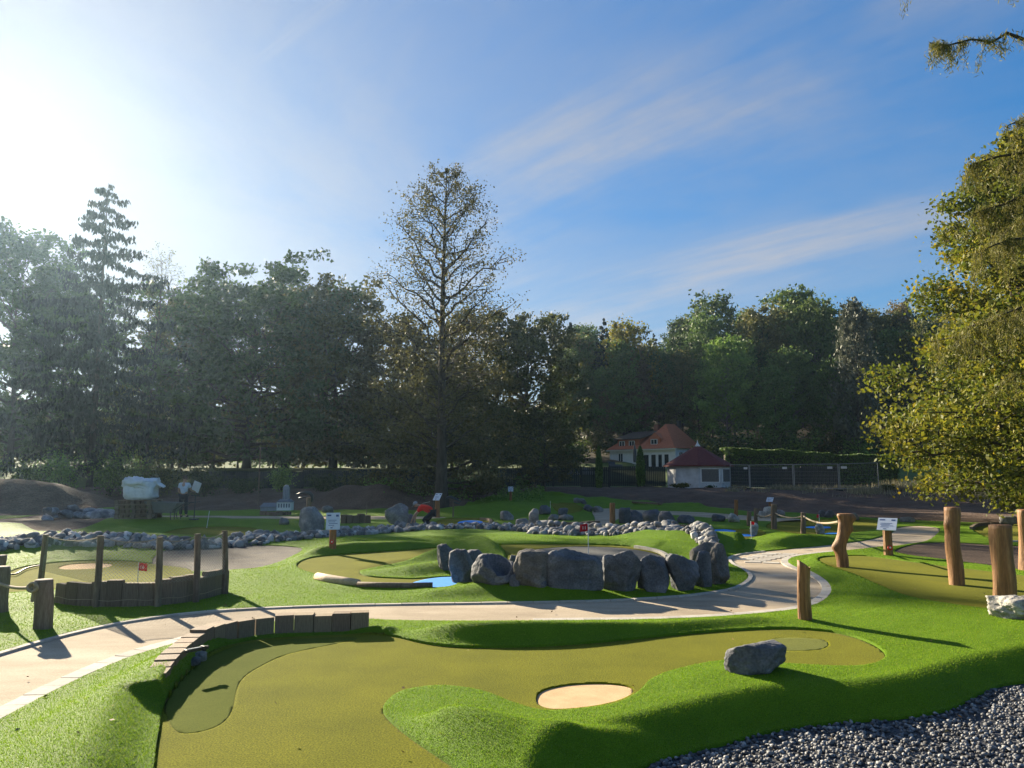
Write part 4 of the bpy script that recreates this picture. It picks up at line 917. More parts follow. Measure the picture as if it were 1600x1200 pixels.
def leaf_quads(pts, size, r_, flat=.0, droop=None, aspect=.6, jitter=.35):
    """a small folded leaf (two triangles) at each point"""
    N = len(pts); ax = r_.normal(0, 1, (N, 3)); ax[:, 2] *= (1 - flat)
    if droop is not None: ax = ax * .35 + np.array([[0, 0, -1.0]]) * droop
    ax /= np.linalg.norm(ax, axis=1)[:, None] + 1e-9
    sd = np.cross(ax, r_.normal(0, 1, (N, 3))); sd /= np.linalg.norm(sd, axis=1)[:, None] + 1e-9
    s = (size * r_.uniform(1 - jitter, 1 + jitter, N))[:, None]
    V = np.empty((N * 4, 3)); V[0::4] = pts - ax * s * .5; V[1::4] = pts + sd * s * aspect * .5; V[2::4] = pts + ax * s * .5; V[3::4] = pts - sd * s * aspect * .5
    return V, np.arange(N * 4).reshape(N, 4)
def grow(seed, h, tr, cb, nb, prof, rise, leaves, lsize, spread=.45, sub=6, droop=.0, curve=.25, sublen=.35, nsub_leaf=10, wob=.02, trunk_top=1.0, lflat=0., ldroop=None, aspect=.6, tips=.0, bt=.35, lean=(0, 0), trunks=1):
    """trunk, limbs, twigs and leaves of one tree standing at the origin.
       prof(t): limb length at relative crown height t; rise(t): limb pitch in radians; leaves: total count"""
    r_ = np.random.default_rng(seed); thick, thin, LP = [], [], []
    M = 14; tz = np.linspace(0, 1, M)
    ph = r_.uniform(0, 6.28, 4)
    def trunk_at(t): return np.stack([wob * h * np.sin(t * 5 + ph[0]) * t + lean[0] * t * t, wob * h * np.sin(t * 4 + ph[1]) * t + lean[1] * t * t, t * h * trunk_top], -1)
    tp = trunk_at(tz); rad = tr * (1 - .93 * tz ** .9); rad[0] *= 1.5; rad[1] *= 1.08
    tp[0, 2] -= .3; thick.append((tp, rad))
    ga = r_.uniform(0, 6.28)
    for i in range(nb):
        t = (i + r_.random()) / nb; th = cb + (1 - cb) * t * .985
        L = prof(t) * r_.uniform(.78, 1.12); ga += 2.39996 + r_.uniform(-.3, .3); pitch = rise(t) + r_.uniform(-.12, .12)
        p0 = trunk_at(np.array([th]))[0]; m = 7; s = np.linspace(0, 1, m)
        dirh = np.array([math.cos(ga), math.sin(ga), 0])
        zc = math.sin(pitch) * s + curve * s * s - droop * s ** 2.2
        pts = p0 + dirh * (L * math.cos(pitch) * s)[:, None] + np.array([0, 0, 1]) * (L * zc)[:, None]
        pts[1:] += r_.normal(0, .035 * L, (m - 1, 3))
        r0 = min(tr * (1 - .9 * th) * bt * 1.6, .018 * L + .015) + .006
        thick.append((pts, r0 * (1 - .85 * s)))
        LP.append((pts[-1], L, 1.0))
        for k in range(sub):
            q = .25 + .75 * (k + r_.random()) / sub; b0 = pts[min(int(q * (m - 1)), m - 2)] + (pts[min(int(q * (m - 1)) + 1, m - 1)] - pts[min(int(q * (m - 1)), m - 2)]) * ((q * (m - 1)) % 1)
            a2 = ga + r_.choice([-1, 1]) * r_.uniform(.5, 1.2); l2 = sublen * L * (1.15 - .6 * q) * r_.uniform(.6, 1.2)
            s3 = np.linspace(0, 1, 4); d2 = np.array([math.cos(a2), math.sin(a2), r_.uniform(-.15, .6) - droop * .8])
            pp = b0 + d2 * (l2 * s3)[:, None]; pp[:, 2] += curve * .5 * l2 * s3 ** 2 - droop * l2 * s3 ** 2
            thin.append((pp, (r0 * .35 + .004) * (1 - .8 * s3)))
            LP.append((pp[-1], l2 * 1.6, .9)); LP.append((pp[2], l2 * 1.6, .6))
    C = np.array([q[0] for q in LP]); S_ = np.array([q[1] for q in LP]); W_ = np.array([q[2] for q in LP]) * np.sqrt(np.maximum(S_, .05))
    k = r_.choice(len(C), leaves, p=W_ / W_.sum())
    lp = C[k] + np.clip(r_.normal(0, 1, (leaves, 3)), -1.55, 1.55) * (spread * np.clip(S_[k], .25, 3.2) * .42)[:, None] * np.array([1, 1, .75])
    zs = h / max(np.percentile(lp[:, 2], 99.6), .1)
    for q in thick[1:] + thin: q[0][:, 2] *= zs
    thick[0][0][:, 2] *= min(zs, 1.0); lp[:, 2] *= zs
    ok = lp[:, 2] > .25; lp = lp[ok]; k = k[ok]
    # clump tint: leaves of one spray share a tone
    ct = r_.random(len(C)); tint = np.clip(ct[k] * .65 + r_.random(len(lp)) * .35, 0, 1)
    LV, LF = leaf_quads(lp, lsize, r_, flat=lflat, droop=ldroop, aspect=aspect)
    V1, F1 = tubes_np(thick, 7); V2, F2 = tubes_np(thin, 3)
    TVt = np.concatenate([V1, V2]); TF = np.concatenate([F1, F2 + len(V1)])
    return (TVt, TF), (LV, LF, tint)
def leafmat(name, a, b, c, trans=.35, d=None):
    st = [(0, a), (.45, b), (.85, c)] + ([(1, d)] if d else [])
    return mat(name, st, attr='tint', rough=.6, spec=.25, trans=trans, hue=(.018, .20))
M_BARK = mat('bark', [(.3, (.030, .024, .019)), (.7, (.075, .060, .048))], scale=3, detail=8, rough=.95, bump=.8, bscale=10, stretch=(3, 3, .6), bdist=.04)
M_BARKL = mat('pale_bark', [(.3, (.10, .09, .078)), (.7, (.21, .19, .165))], scale=3, detail=8, rough=.95, bump=.6, bscale=10, stretch=(3, 3, .6), bdist=.03)
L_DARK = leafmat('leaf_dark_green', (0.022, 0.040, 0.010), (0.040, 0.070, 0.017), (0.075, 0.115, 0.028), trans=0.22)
L_MID = leafmat('leaf_mid_green', (0.055, 0.102, 0.022), (0.102, 0.181, 0.036), (0.192, 0.295, 0.059))
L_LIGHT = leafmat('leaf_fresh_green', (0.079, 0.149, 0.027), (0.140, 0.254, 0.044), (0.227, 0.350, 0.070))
L_OLIVE = leafmat('leaf_olive', (0.048, 0.055, 0.014), (0.085, 0.093, 0.022), (0.151, 0.144, 0.036), trans=0.28)
L_BROWN = leafmat('leaf_autumn_brown', (0.067, 0.043, 0.020), (0.121, 0.077, 0.034), (0.202, 0.138, 0.054))
L_GOLD = leafmat('leaf_gold_green', (.080, .102, .014), (.160, .175, .020), (.30, .245, .026), trans=.42, d=(.50, .30, .026))
L_RUSSET = leafmat('leaf_thin_russet', (.048, .046, .018), (.085, .078, .026), (.135, .118, .038))
H_DARK = leafmat('wood_leaf_dark', (0.038, 0.067, 0.020), (0.070, 0.113, 0.031), (0.115, 0.166, 0.044), trans=.3)
H_MID = leafmat('wood_leaf_mid', (0.058, 0.102, 0.023), (0.102, 0.166, 0.036), (0.160, 0.237, 0.054), trans=.3)
H_OLIVE = leafmat('wood_leaf_olive', (0.070, 0.079, 0.023), (0.122, 0.128, 0.036), (0.192, 0.186, 0.054), trans=.3)
H_BROWN = leafmat('wood_leaf_brown', (0.077, 0.058, 0.028), (0.134, 0.096, 0.046), (0.205, 0.147, 0.067), trans=.3)
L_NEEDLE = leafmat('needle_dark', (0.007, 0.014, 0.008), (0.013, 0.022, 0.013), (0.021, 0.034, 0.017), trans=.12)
L_GREYN = leafmat('needle_grey', (0.052, 0.060, 0.042), (0.086, 0.094, 0.062), (0.137, 0.140, 0.091), trans=.2)
L_LARCH = leafmat('needle_larch', (.075, .085, .018), (.125, .125, .026), (.20, .175, .04), trans=.35)
TREE_N = 0
def tree_meshes(name, data):
    (tv, tf), (lv, lf, tint) = data
    return fast_mesh(name + '_trunk', tv, tf, True), fast_mesh(name + '_crown', lv, lf, False, {'tint': tint})
def place_tree(name, meshes, bark, leaf, loc, label, group=None, rz=0.0, sc=(1, 1, 1)):
    e = empty(name, loc, rz, label, 'tree', group); e.scale = sc
    obj('trunk', meshes[0], bark, e); o = obj('crown', meshes[1], None, e)
    if len(meshes[1].materials) == 0: meshes[1].materials.append(leaf)
    for s in o.material_slots: s.link = 'OBJECT'; s.material = leaf
    return e
def at(u, y, dz=0.0):
    x = PD(u, 745, y)[0]; return Vector((x, y, float(H([x], [y])[0]) + dz))
def top_h(v, y, z): return CAMZ + (ray(800, v)[2] / ray(800, v)[1]) * y - z
dome = lambda r0, k=1.0: (lambda t: r0 * (max(0.0, 1 - (2 * t - .75) ** 2 / 1.75)) ** .5 * k + .15 * r0)
cone = lambda r0: (lambda t: r0 * (1 - t) ** .8 + .05 * r0)
# tall airy tree in the middle
b = at(690, 45); h = top_h(268, 45, b.z)
place_tree('alder_tree', tree_meshes('alder', grow(301, h, .36, .14, 60, lambda t: float(np.interp(t, [0, .1, .35, .6, .75, .9, 1], [2.6, 3.6, 4.1, 4.1, 3.3, 1.9, .3])), lambda t: .35 + .40 * t, 19000, .14, spread=.55, sub=9, curve=.18, sublen=.42, wob=.006)), M_BARK, L_RUSSET, b,
           'tallest tree, airy and half bare, rising alone in the middle against the sky')
# drooping spruce on the left
def spruce(seed, h, r0, n=92, needles=17000):
    r_ = np.random.default_rng(seed); thick = []; tz = np.linspace(0, 1, 12)
    thick.append((np.stack([.05 * np.sin(tz * 5), .05 * np.cos(tz * 4), tz * h], 1), .32 * (1 - .95 * tz))); pts_l = []; ga = 0
    for i in range(n):
        t = ((i + r_.random()) / n) ** .9; z = h * (.05 + .94 * t); L = (r0 * (1 - t) ** .62 * r_.uniform(.45, 1.18) + .3); ga += 2.4 + r_.uniform(-.4, .4)
        s = np.linspace(0, 1, 8); d = np.array([math.cos(ga), math.sin(ga)])
        zz = z + L * (-.10 * s - .35 * s ** 2 + .38 * s ** 3.5)
        p = np.stack([d[0] * L * s, d[1] * L * s, zz], 1); p[1:] += r_.normal(0, .03 * L, (7, 3)); thick.append((p, .05 * (1 - .8 * s) * (.4 + .6 * (1 - t))))
        k = max(18, int(needles / n * (L / r0) * 1.7)); q = r_.random(k) ** .7; ip = np.array([np.interp(q, s, p[:, c]) for c in range(3)]).T
        ip[:, :2] += r_.normal(0, .10 * L ** .5, (k, 2)); ip[:, 2] -= r_.random(k) ** 1.6 * (.28 + .75 * (1 - t) ** .5) * (.4 + q * .6); pts_l.append(ip)
    lp = np.concatenate(pts_l); LV, LF = leaf_quads(lp, .55, r_, droop=1.0, aspect=.34)
    TVt, TF = tubes_np(thick, 5); return (TVt, TF), (LV, LF, r_.random(len(lp)))
b = at(140, 72); h = top_h(286, 72, b.z)
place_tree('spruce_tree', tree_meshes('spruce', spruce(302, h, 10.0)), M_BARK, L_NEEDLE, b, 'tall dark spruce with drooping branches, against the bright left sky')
# broad dark crowns along the left
def broad(seed, u, y, vtop, r0, leaf, label, n=26000, name='broadleaf_tree', cb=.16, lsize=.24, nb=46, sub=7, rise=lambda t: .15 + .9 * t, spread=.50, prof=None, bark=M_BARK, tr=.40, rz=0, **k):
    k.setdefault('droop', .16)
    b = at(u, y); h = top_h(vtop, y, b.z); ms = tree_meshes(name, grow(seed, h, tr, cb, nb, prof or dome(r0), rise, n, lsize, spread=spread, sub=sub, **k))
    return place_tree(name, ms, bark, leaf, b, label, rz=rz), ms, h
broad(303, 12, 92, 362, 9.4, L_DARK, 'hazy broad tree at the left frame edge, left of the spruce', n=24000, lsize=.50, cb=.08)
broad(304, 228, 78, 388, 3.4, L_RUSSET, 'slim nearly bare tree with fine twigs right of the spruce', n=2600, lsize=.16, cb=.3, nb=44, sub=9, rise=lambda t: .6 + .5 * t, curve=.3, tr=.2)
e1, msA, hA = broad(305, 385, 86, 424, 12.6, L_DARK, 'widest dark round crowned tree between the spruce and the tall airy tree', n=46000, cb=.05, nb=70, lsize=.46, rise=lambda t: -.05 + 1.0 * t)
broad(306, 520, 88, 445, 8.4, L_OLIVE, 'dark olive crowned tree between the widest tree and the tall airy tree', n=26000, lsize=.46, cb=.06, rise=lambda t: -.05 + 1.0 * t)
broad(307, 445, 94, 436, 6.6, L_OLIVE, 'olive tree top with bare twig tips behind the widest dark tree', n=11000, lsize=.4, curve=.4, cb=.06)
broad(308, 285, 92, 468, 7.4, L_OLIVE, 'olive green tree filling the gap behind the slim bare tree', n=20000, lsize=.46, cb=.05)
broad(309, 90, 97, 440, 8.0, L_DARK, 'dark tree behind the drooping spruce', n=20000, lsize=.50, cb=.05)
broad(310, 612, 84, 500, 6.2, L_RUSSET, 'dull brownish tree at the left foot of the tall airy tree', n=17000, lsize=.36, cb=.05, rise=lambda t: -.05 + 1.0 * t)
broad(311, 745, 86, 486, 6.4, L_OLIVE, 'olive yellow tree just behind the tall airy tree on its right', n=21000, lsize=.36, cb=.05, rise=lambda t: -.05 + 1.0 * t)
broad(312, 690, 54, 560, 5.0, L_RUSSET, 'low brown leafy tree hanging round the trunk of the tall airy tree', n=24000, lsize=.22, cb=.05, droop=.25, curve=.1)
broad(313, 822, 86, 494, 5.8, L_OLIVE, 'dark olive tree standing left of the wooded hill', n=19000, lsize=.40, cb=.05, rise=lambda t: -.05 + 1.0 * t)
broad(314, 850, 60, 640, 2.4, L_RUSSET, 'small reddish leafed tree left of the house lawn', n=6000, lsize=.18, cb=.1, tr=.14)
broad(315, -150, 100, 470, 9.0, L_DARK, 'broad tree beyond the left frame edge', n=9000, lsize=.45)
# shrubs under the trees
def bush(name, label, u, y, vtop, wpx, leaf, n, lsize, seed, group=None, depth=.8, cat='shrub', loc=None):
    b = loc or at(u, y); h = max(.4, top_h(vtop, y, b.z)); w = wpx * y / FPX; r_ = np.random.default_rng(seed)
    e = empty(name, b, label=label, cat=cat, group=group); stems = []; C = []
    for i in range(14):
        a = r_.uniform(0, 6.28); q = r_.uniform(.1, 1) ** .5; s = np.linspace(0, 1, 5); tip = np.array([math.cos(a) * q * w / 2, math.sin(a) * q * w / 2 * depth, h * r_.uniform(.55, .98) * (1 - .35 * q * q)])
        p = tip * s[:, None]; p[:, :2] *= (s ** .6)[:, None]; stems.append((p, .03 * (1 - .8 * s))); C += [p[4], p[3], p[2]]
    V, F = tubes_np(stems, 3); obj('stems', fast_mesh(name + '_stems', V, F), M_BARK, e)
    C = np.array(C); k = r_.integers(len(C), size=n); lp = C[k] + r_.normal(0, 1, (n, 3)) * np.array([w * .13, w * .13 * depth, h * .13]); lp[:, 2] = np.clip(lp[:, 2], .03, h * 1.05)
    LV, LF = leaf_quads(lp, lsize, r_); o = obj('foliage', fast_mesh(name + '_foliage', LV, LF, attr={'tint': r_.random(n)}), leaf, e); return e
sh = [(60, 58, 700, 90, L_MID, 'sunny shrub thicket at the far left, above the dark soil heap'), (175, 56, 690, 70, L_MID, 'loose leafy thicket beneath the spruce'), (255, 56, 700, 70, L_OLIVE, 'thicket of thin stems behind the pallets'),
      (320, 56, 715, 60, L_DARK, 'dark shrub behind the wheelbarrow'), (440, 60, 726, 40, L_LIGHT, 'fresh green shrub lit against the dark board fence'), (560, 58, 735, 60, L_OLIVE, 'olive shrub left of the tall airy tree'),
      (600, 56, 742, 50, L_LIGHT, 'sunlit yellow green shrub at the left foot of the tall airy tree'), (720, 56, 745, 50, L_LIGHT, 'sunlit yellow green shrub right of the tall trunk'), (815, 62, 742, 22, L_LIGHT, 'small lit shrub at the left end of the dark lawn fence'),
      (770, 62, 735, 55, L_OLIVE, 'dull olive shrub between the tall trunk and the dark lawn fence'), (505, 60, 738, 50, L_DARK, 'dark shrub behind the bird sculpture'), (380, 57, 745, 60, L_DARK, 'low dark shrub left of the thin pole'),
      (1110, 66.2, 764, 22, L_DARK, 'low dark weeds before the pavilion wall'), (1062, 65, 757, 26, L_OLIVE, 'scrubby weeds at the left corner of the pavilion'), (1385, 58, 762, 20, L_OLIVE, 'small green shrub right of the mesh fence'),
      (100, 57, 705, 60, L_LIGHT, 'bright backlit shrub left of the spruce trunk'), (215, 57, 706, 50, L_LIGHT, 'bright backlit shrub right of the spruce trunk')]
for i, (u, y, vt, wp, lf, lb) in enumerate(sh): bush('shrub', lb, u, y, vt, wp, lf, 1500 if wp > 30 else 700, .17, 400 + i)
# big golden tree on the right
b = at(1655, 33); b.z = Hs(b.x, b.y); h = 17.4
place_tree('maple_tree', tree_meshes('maple', grow(330, h, .38, .06, 95, lambda t: 6.6 * (1 - t) ** .72 * (1.0 if t > .12 else .75 + 2 * t) + .5, lambda t: -.02 + .95 * t, 95000, .20, spread=.50, sub=9, curve=.22, droop=.14, sublen=.38)), M_BARK, L_GOLD, b,
           'large golden green tree filling the right edge of the picture')
broad(331, 1690, 44, 190, 5.5, L_GOLD, 'gold tinged tree beyond the right frame edge behind the large one', n=14000, lsize=.3)
# larch whose hanging sprays come in from the right
def larch(seed, h):
    r_ = np.random.default_rng(seed); thick = [(np.stack([0 * np.linspace(0, 1, 10), 0 * np.linspace(0, 1, 10), np.linspace(-.2, h, 10)], 1), .26 * (1 - .9 * np.linspace(0, 1, 10)))]; thin = []; lp = []
    for (z, ang, L, dr) in [(9.75, 178, 2.55, .25), (10.9, 200, 1.6, .5), (7.7, 178, 2.0, .8), (7.0, 160, 1.8, .9), (8.2, 195, 1.7, .8), (6.2, 182, 2.1, 1.0), (5.0, 176, 1.8, 1.1), (3.9, 184, 1.6, 1.0), (11.6, 150, 2.4, .2), (9, 30, 3, .5), (7, 90, 3, .6), (8, 300, 3, .6), (6, 0, 3, .6), (11, 250, 2.5, .3), (5, 120, 3, .8), (12, 60, 2, .3)]:
        a = R(ang); s = np.linspace(0, 1, 8); p = np.stack([math.cos(a) * L * s, math.sin(a) * L * s, z + L * (.12 * s - .30 * dr * s ** 2)], 1); p[1:] += r_.normal(0, .02 * L, (7, 3))
        thick.append((p, .045 * (1 - .8 * s)))
        for k in range(int(17 * L / 2)):
            q = r_.uniform(.25, 1) ** .8; b0 = np.array([np.interp(q, s, p[:, c]) for c in range(3)]); l2 = r_.uniform(.35, .75) * (.6 + dr * .7); s3 = np.linspace(0, 1, 5)
            o_ = r_.normal(0, .28, 2); pp = np.stack([b0[0] + o_[0] * s3 * l2 * 1.4, b0[1] + o_[1] * s3 * l2 * 1.4, b0[2] + .08 * s3 - l2 * s3 ** 1.5], 1); thin.append((pp, .006 * (1 - .6 * s3)))
            m = int(210 * l2); qq = r_.random(m); ip = np.array([np.interp(qq, s3, pp[:, c]) for c in range(3)]).T + r_.normal(0, .045, (m, 3)); lp.append(ip)
    lp = np.concatenate(lp); LV, LF = leaf_quads(lp, .10, r_, droop=.5, aspect=.14)
    V1, F1 = tubes_np(thick, 6); V2, F2 = tubes_np(thin, 3)
    return (np.concatenate([V1, V2]), np.concatenate([F1, F2 + len(V1)])), (LV, LF, r_.random(len(lp)))
b = at(1740, 13.0); b.z = Hs(b.x, b.y)
place_tree('larch_tree', tree_meshes('larch', larch(332, 13.5)), M_BARK, L_LARCH, b, 'larch whose feathery hanging sprays reach in at the upper right edge')
# ---- wooded hillside
VAR = []
for k, (lf, pr, rs, cb, n, nm) in enumerate([(H_DARK, dome(5.2), lambda t: .15 + .9 * t, .22, 8500, 'a'), (H_MID, dome(4.6), lambda t: .2 + .9 * t, .2, 8500, 'b'), (H_DARK, dome(4.2), lambda t: .35 + .8 * t, .3, 7500, 'c'),
                                        (H_OLIVE, dome(5.0), lambda t: .2 + .8 * t, .18, 8000, 'd'), (H_MID, dome(3.6), lambda t: .4 + .8 * t, .12, 7000, 'e'), (L_NEEDLE, cone(4.0), lambda t: -.15 + .2 * t, .12, 8000, 'f'), (H_BROWN, dome(3.8), lambda t: .3 + .8 * t, .15, 7000, 'g')]):
    VAR.append((tree_meshes('hill_' + nm, grow(340 + k, 19.0, .26, cb, 42, pr, rs, n, .46, spread=.60, sub=6)), lf))
r_ = np.random.default_rng(21)
def hill_tree(u, y, vtop, var, label, leaf=None, group=None, bark=M_BARK, w=1.0, name='hill_tree'):
    b = at(u, y); h = top_h(vtop, y, b.z); s = h / 19.0; ms, lf = VAR[var]
    return place_tree(name, ms, bark, leaf or lf, b, label, group, rz=r_.uniform(0, 6.28), sc=(s * w, s * w, s))
hill_tree(985, 114, 502, 3, 'olive gold crowned tree leading the wood left of the house roof', L_GOLD, w=.85); hill_tree(998, 111, 545, 6, 'tall brown leafed tree just left of the house on the hillside', w=.75)
hill_tree(1140, 103, 528, 1, 'bright green sunlit tree with a pale trunk in front of the dark wood', L_LIGHT, bark=M_BARKL, w=.9); hill_tree(1345, 92, 470, 4, 'grey green feathery conifer at the right end of the wood', L_GREYN, w=.72)
hill_tree(1250, 122, 452, 1, 'tallest mid green crown on the hillside skyline', w=1.0); hill_tree(1200, 112, 480, 3, 'olive crown on the hillside right of the bright green tree', w=.9)
hill_tree(1285, 108, 470, 1, 'large mid green tree between the bright tree and the grey conifer', w=.85); hill_tree(1125, 124, 462, 0, 'dark crown topping the middle of the skyline', w=1.0)
hill_tree(912, 128, 512, 0, 'dark crown at the left end of the hillside wood', w=.9); hill_tree(948, 110, 610, 6, 'low brown tree behind the left house wing', w=.8)
hill_tree(893, 126, 505, 5, 'dark conifer spire at the left of the hillside wood', w=.8); hill_tree(948, 118, 500, 5, 'dark conifer tip on the skyline left of the olive gold tree', w=.7)
sky = lambda u: float(np.interp(u, [830, 880, 940, 1000, 1060, 1120, 1170, 1220, 1280, 1340, 1400, 1500, 1700], [512, 506, 512, 500, 492, 478, 478, 470, 462, 458, 468, 462, 450]))
GH_ = 'trees of the dark wooded hillside'; cnt = 0
for row, (y, n, off) in enumerate([(98, 6, 88), (105, 9, 58), (113, 12, 36), (121, 17, 18), (132, 18, 2)]):
    for i in range(n):
        u = 868 + (i + r_.uniform(.15, .85)) / n * 760
        if row < 2 and (890 < u < 1130): continue
        vt = sky(u) + off + r_.uniform(-6, 26); v_ = int(r_.choice([0, 0, 1, 1, 2, 2, 3, 3, 4, 5, 6]))
        hill_tree(u, y + r_.uniform(-3, 3), vt, v_, 'one of the shadowy trees crowded together on the wooded hillside', group=GH_, w=r_.uniform(.8, 1.1) * (.75 if v_ == 5 else 1.0)); cnt += 1
for i in range(26):
    u = 870 + i / 26 * 560 + r_.uniform(-10, 10); y = 93 + r_.uniform(-1.5, 3)
    if 900 < u < 1110: y = 108
    bush('undergrowth_shrub', 'one of the dark undergrowth shrubs along the foot of the wooded hill', u, y, 672 + r_.uniform(-12, 15), 46, [L_DARK, L_DARK, L_MID, L_OLIVE][i % 4], 900, .34, 600 + i, group='undergrowth at the foot of the wood')

# ---- far trees closing the meadow behind the left belt
for i in range(26):
    u = -330 + i * 47 + r_.uniform(-14, 14)
    hill_tree(u, 104 + r_.uniform(-8, 16), 640 + r_.uniform(-25, 20), int(r_.choice([0, 1, 2, 3])), 'one of the distant trees glimpsed across the meadow behind the left tree belt', group='distant trees beyond the meadow', w=1.5)
# ---- a few fallen leaves
def fallen(N=70):
    r_ = np.random.default_rng(12); y = r_.uniform(5, 15, N); x = r_.uniform(-.72, .72, N) * y; z = Hg(x, y); p = np.stack([x, y, z + .012], 1); LV, LF = leaf_quads(p, .04, r_, flat=.9); LV[:, 2] = np.maximum(LV[:, 2], np.repeat(z, 4) + .004)
    o = obj('fallen_leaves', fast_mesh('fallen_leaves', LV, LF, attr={'tint': r_.random(N)}), mat('dry_leaf', [(0, (.10, .055, .02)), (.6, (.24, .15, .05)), (1, (.40, .30, .14))], attr='tint', rough=.7)); tag(o, 'few dry leaves scattered over the turf and path', 'leaves', kind='stuff')
fallen()

for i in range(24):
    u = -320 + i * 50 + r_.uniform(-15, 15)
    bush('meadow_shrub', 'one of the distant shrubs along the far side of the meadow behind the left trees', u, 116 + r_.uniform(-4, 4), 672 + r_.uniform(-14, 14), 95, [L_DARK, L_OLIVE, L_MID][i % 3], 900, .6, 700 + i, group='distant shrubs beyond the meadow')

for i in range(9):
    hill_tree(902 + i * 27 + r_.uniform(-6, 6), 113 + r_.uniform(-2, 3), 585 + r_.uniform(-20, 25), int(r_.choice([0, 1, 2, 3, 4])), 'one of the shadowy trees crowded together on the wooded hillside', group=GH_, w=1.25)
# ================================================================== BUILDINGS AND FENCES
M_PLASTER = mat('white_plaster', [(.3, (0.672, 0.683, 0.672)), (.7, (0.806, 0.818, 0.806))], scale=1.5, rough=.9, bump=.15, bscale=20)
M_PLASTERD = mat('stained_plaster', [(.3, (0.448, 0.459, 0.459)), (.6, (0.650, 0.672, 0.683)), (.8, (0.739, 0.762, 0.773))], scale=1.2, detail=9, rough=.9, bump=.2, bscale=12)
M_TILE = mat('orange_roof_tile', [(.3, (0.364, 0.105, 0.049)), (.7, (0.532, 0.175, 0.084))], scale=5, detail=7, rough=.8, bump=.5, bscale=20, stretch=(1, 1, 3), bdist=.03)
M_TILED = mat('brown_roof_tile', [(.3, (.070, .048, .036)), (.7, (.125, .090, .066))], scale=5, detail=7, rough=.85, bump=.5, bscale=20, bdist=.03)
M_SHINGLE = mat('dark_red_shingle', [(.3, (0.106, 0.025, 0.022)), (.7, (0.169, 0.043, 0.035))], scale=4, detail=7, rough=.85, bump=.5, bscale=18, stretch=(1, 1, 4), bdist=.02)
M_GLASS = plain('window_glass', (.02, .028, .032), .08, spec=.6, bump=0)
M_DARKM = plain('dark_metal', (.03, .032, .034), .5)
M_GALV = plain('galvanised_tube', (.34, .35, .36), .45, .7)
HY = 98.0; hc = PD(1056, 730, HY); phi = R(-45)
hw, hd = 10.6, 6.6
ho = empty('house', (hc[0] - hw * math.cos(phi), hc[1] - hw * math.sin(phi), float(H([hc[0]], [hc[1]])[0]) + .05), phi, 'white house with an orange hipped tile roof on the lawn below the wood', 'house')
MB().box((hw / 2, hd / 2, 1.05), (hw, hd, 3.1)).build('wall', M_PLASTER, ho)
def prism(parent, name, V, F, material): return MB().add(V, F).build(name, material, parent)
E = 2.58
rf = prism(ho, 'roof', [(4.3, -.35, E), (hw + .35, -.35, E), (hw + .35, hd + .3, E), (4.3, hd + .3, E), (7.3, 2.9, 6.0), (7.6, 4.6, 6.0), (4.9, -.0, E + .32), (hw - .2, .0, E + .32), (hw - .2, hd, E + .32), (4.9, hd, E + .32)],
      [(0, 1, 7, 6), (1, 2, 8, 7), (2, 3, 9, 8), (3, 0, 6, 9), (6, 7, 4), (7, 8, 5, 4), (8, 9, 5), (9, 6, 4, 5), (0, 3, 2, 1)], M_TILE)
MB().box((hw / 2, -.3, E - .12), (hw + .7, .14, .12)).build('gutter', M_WHITE, ho)
lw = prism(ho, 'wing_roof', [(-.4, -.35, E + .01), (5.2, -.35, E + .01), (5.2, hd + .3, E + .01), (-.4, hd + .3, E + .01), (1.7, 3.4, 4.9), (6.4, 3.4, 4.9), (1.7, 4.2, 4.9), (6.4, 4.2, 4.9)],
           [(0, 1, 5, 4), (3, 0, 4, 6), (2, 3, 6, 7), (4, 5, 7, 6), (0, 3, 2, 1)], M_TILE)
dm = prism(ho, 'long_dormer', [(1.0, .55, 2.85), (4.6, .55, 2.85), (4.6, .55, 3.95), (1.0, .55, 3.95), (1.0, 3, 2.85), (4.6, 3, 2.85), (4.6, 3, 4.6), (1.0, 3, 4.6)], [(0, 1, 2, 3), (1, 5, 6, 2), (4, 0, 3, 7), (3, 2, 6, 7)], M_TILE)
prism(ho, 'dormer_roof', [(.5, .2, 3.93), (5.0, .2, 3.93), (6.3, 3.6, 5.05), (1.4, 3.6, 5.05), (.5, .2, 4.05), (5.0, .2, 4.05), (6.3, 3.6, 5.17), (1.4, 3.6, 5.17)], [(3, 2, 1, 0), (4, 5, 6, 7), (0, 1, 5, 4), (1, 2, 6, 5), (2, 3, 7, 6), (3, 0, 4, 7)], M_TILED)
gd = prism(ho, 'gable_dormer', [(6.3, .35, 2.9), (8.1, .35, 2.9), (8.1, .35, 4.0), (7.2, .35, 4.75), (6.3, .35, 4.0), (6.3, 2.9, 2.9), (8.1, 2.9, 2.9), (8.1, 2.9, 4.0), (7.2, 2.9, 4.75), (6.3, 2.9, 4.0)], [(0, 1, 2, 3, 4), (1, 6, 7, 2), (5, 0, 4, 9), (2, 7, 8, 3), (4, 3, 8, 9)], M_TILE)
def window(x, z, w, h, y=-.02, parent=ho, axis=0, bars=1):
    """white frame with panes; axis 1 puts it on the right side wall"""
    fr = MB(); t = .08
    for (dx, dz, ww, hh) in [(-w / 2, 0, t, h), (w / 2, 0, t, h), (0, -h / 2, w, t), (0, h / 2, w, t)] + [(-w / 2 + (k + 1) * w / (bars + 1), 0, t * .7, h) for k in range(bars)]:
        fr.box((x + dx, y, z + dz) if axis == 0 else (hw + .02, x + dx, z + dz), (ww, .1, hh) if axis == 0 else (.1, ww, hh))
    f = fr.build('window', M_WHITE, parent)
    MB().box((x, y + .02, z) if axis == 0 else (hw, x, z), (w, .04, h) if axis == 0 else (.04, w, h)).build('pane', M_GLASS, f)
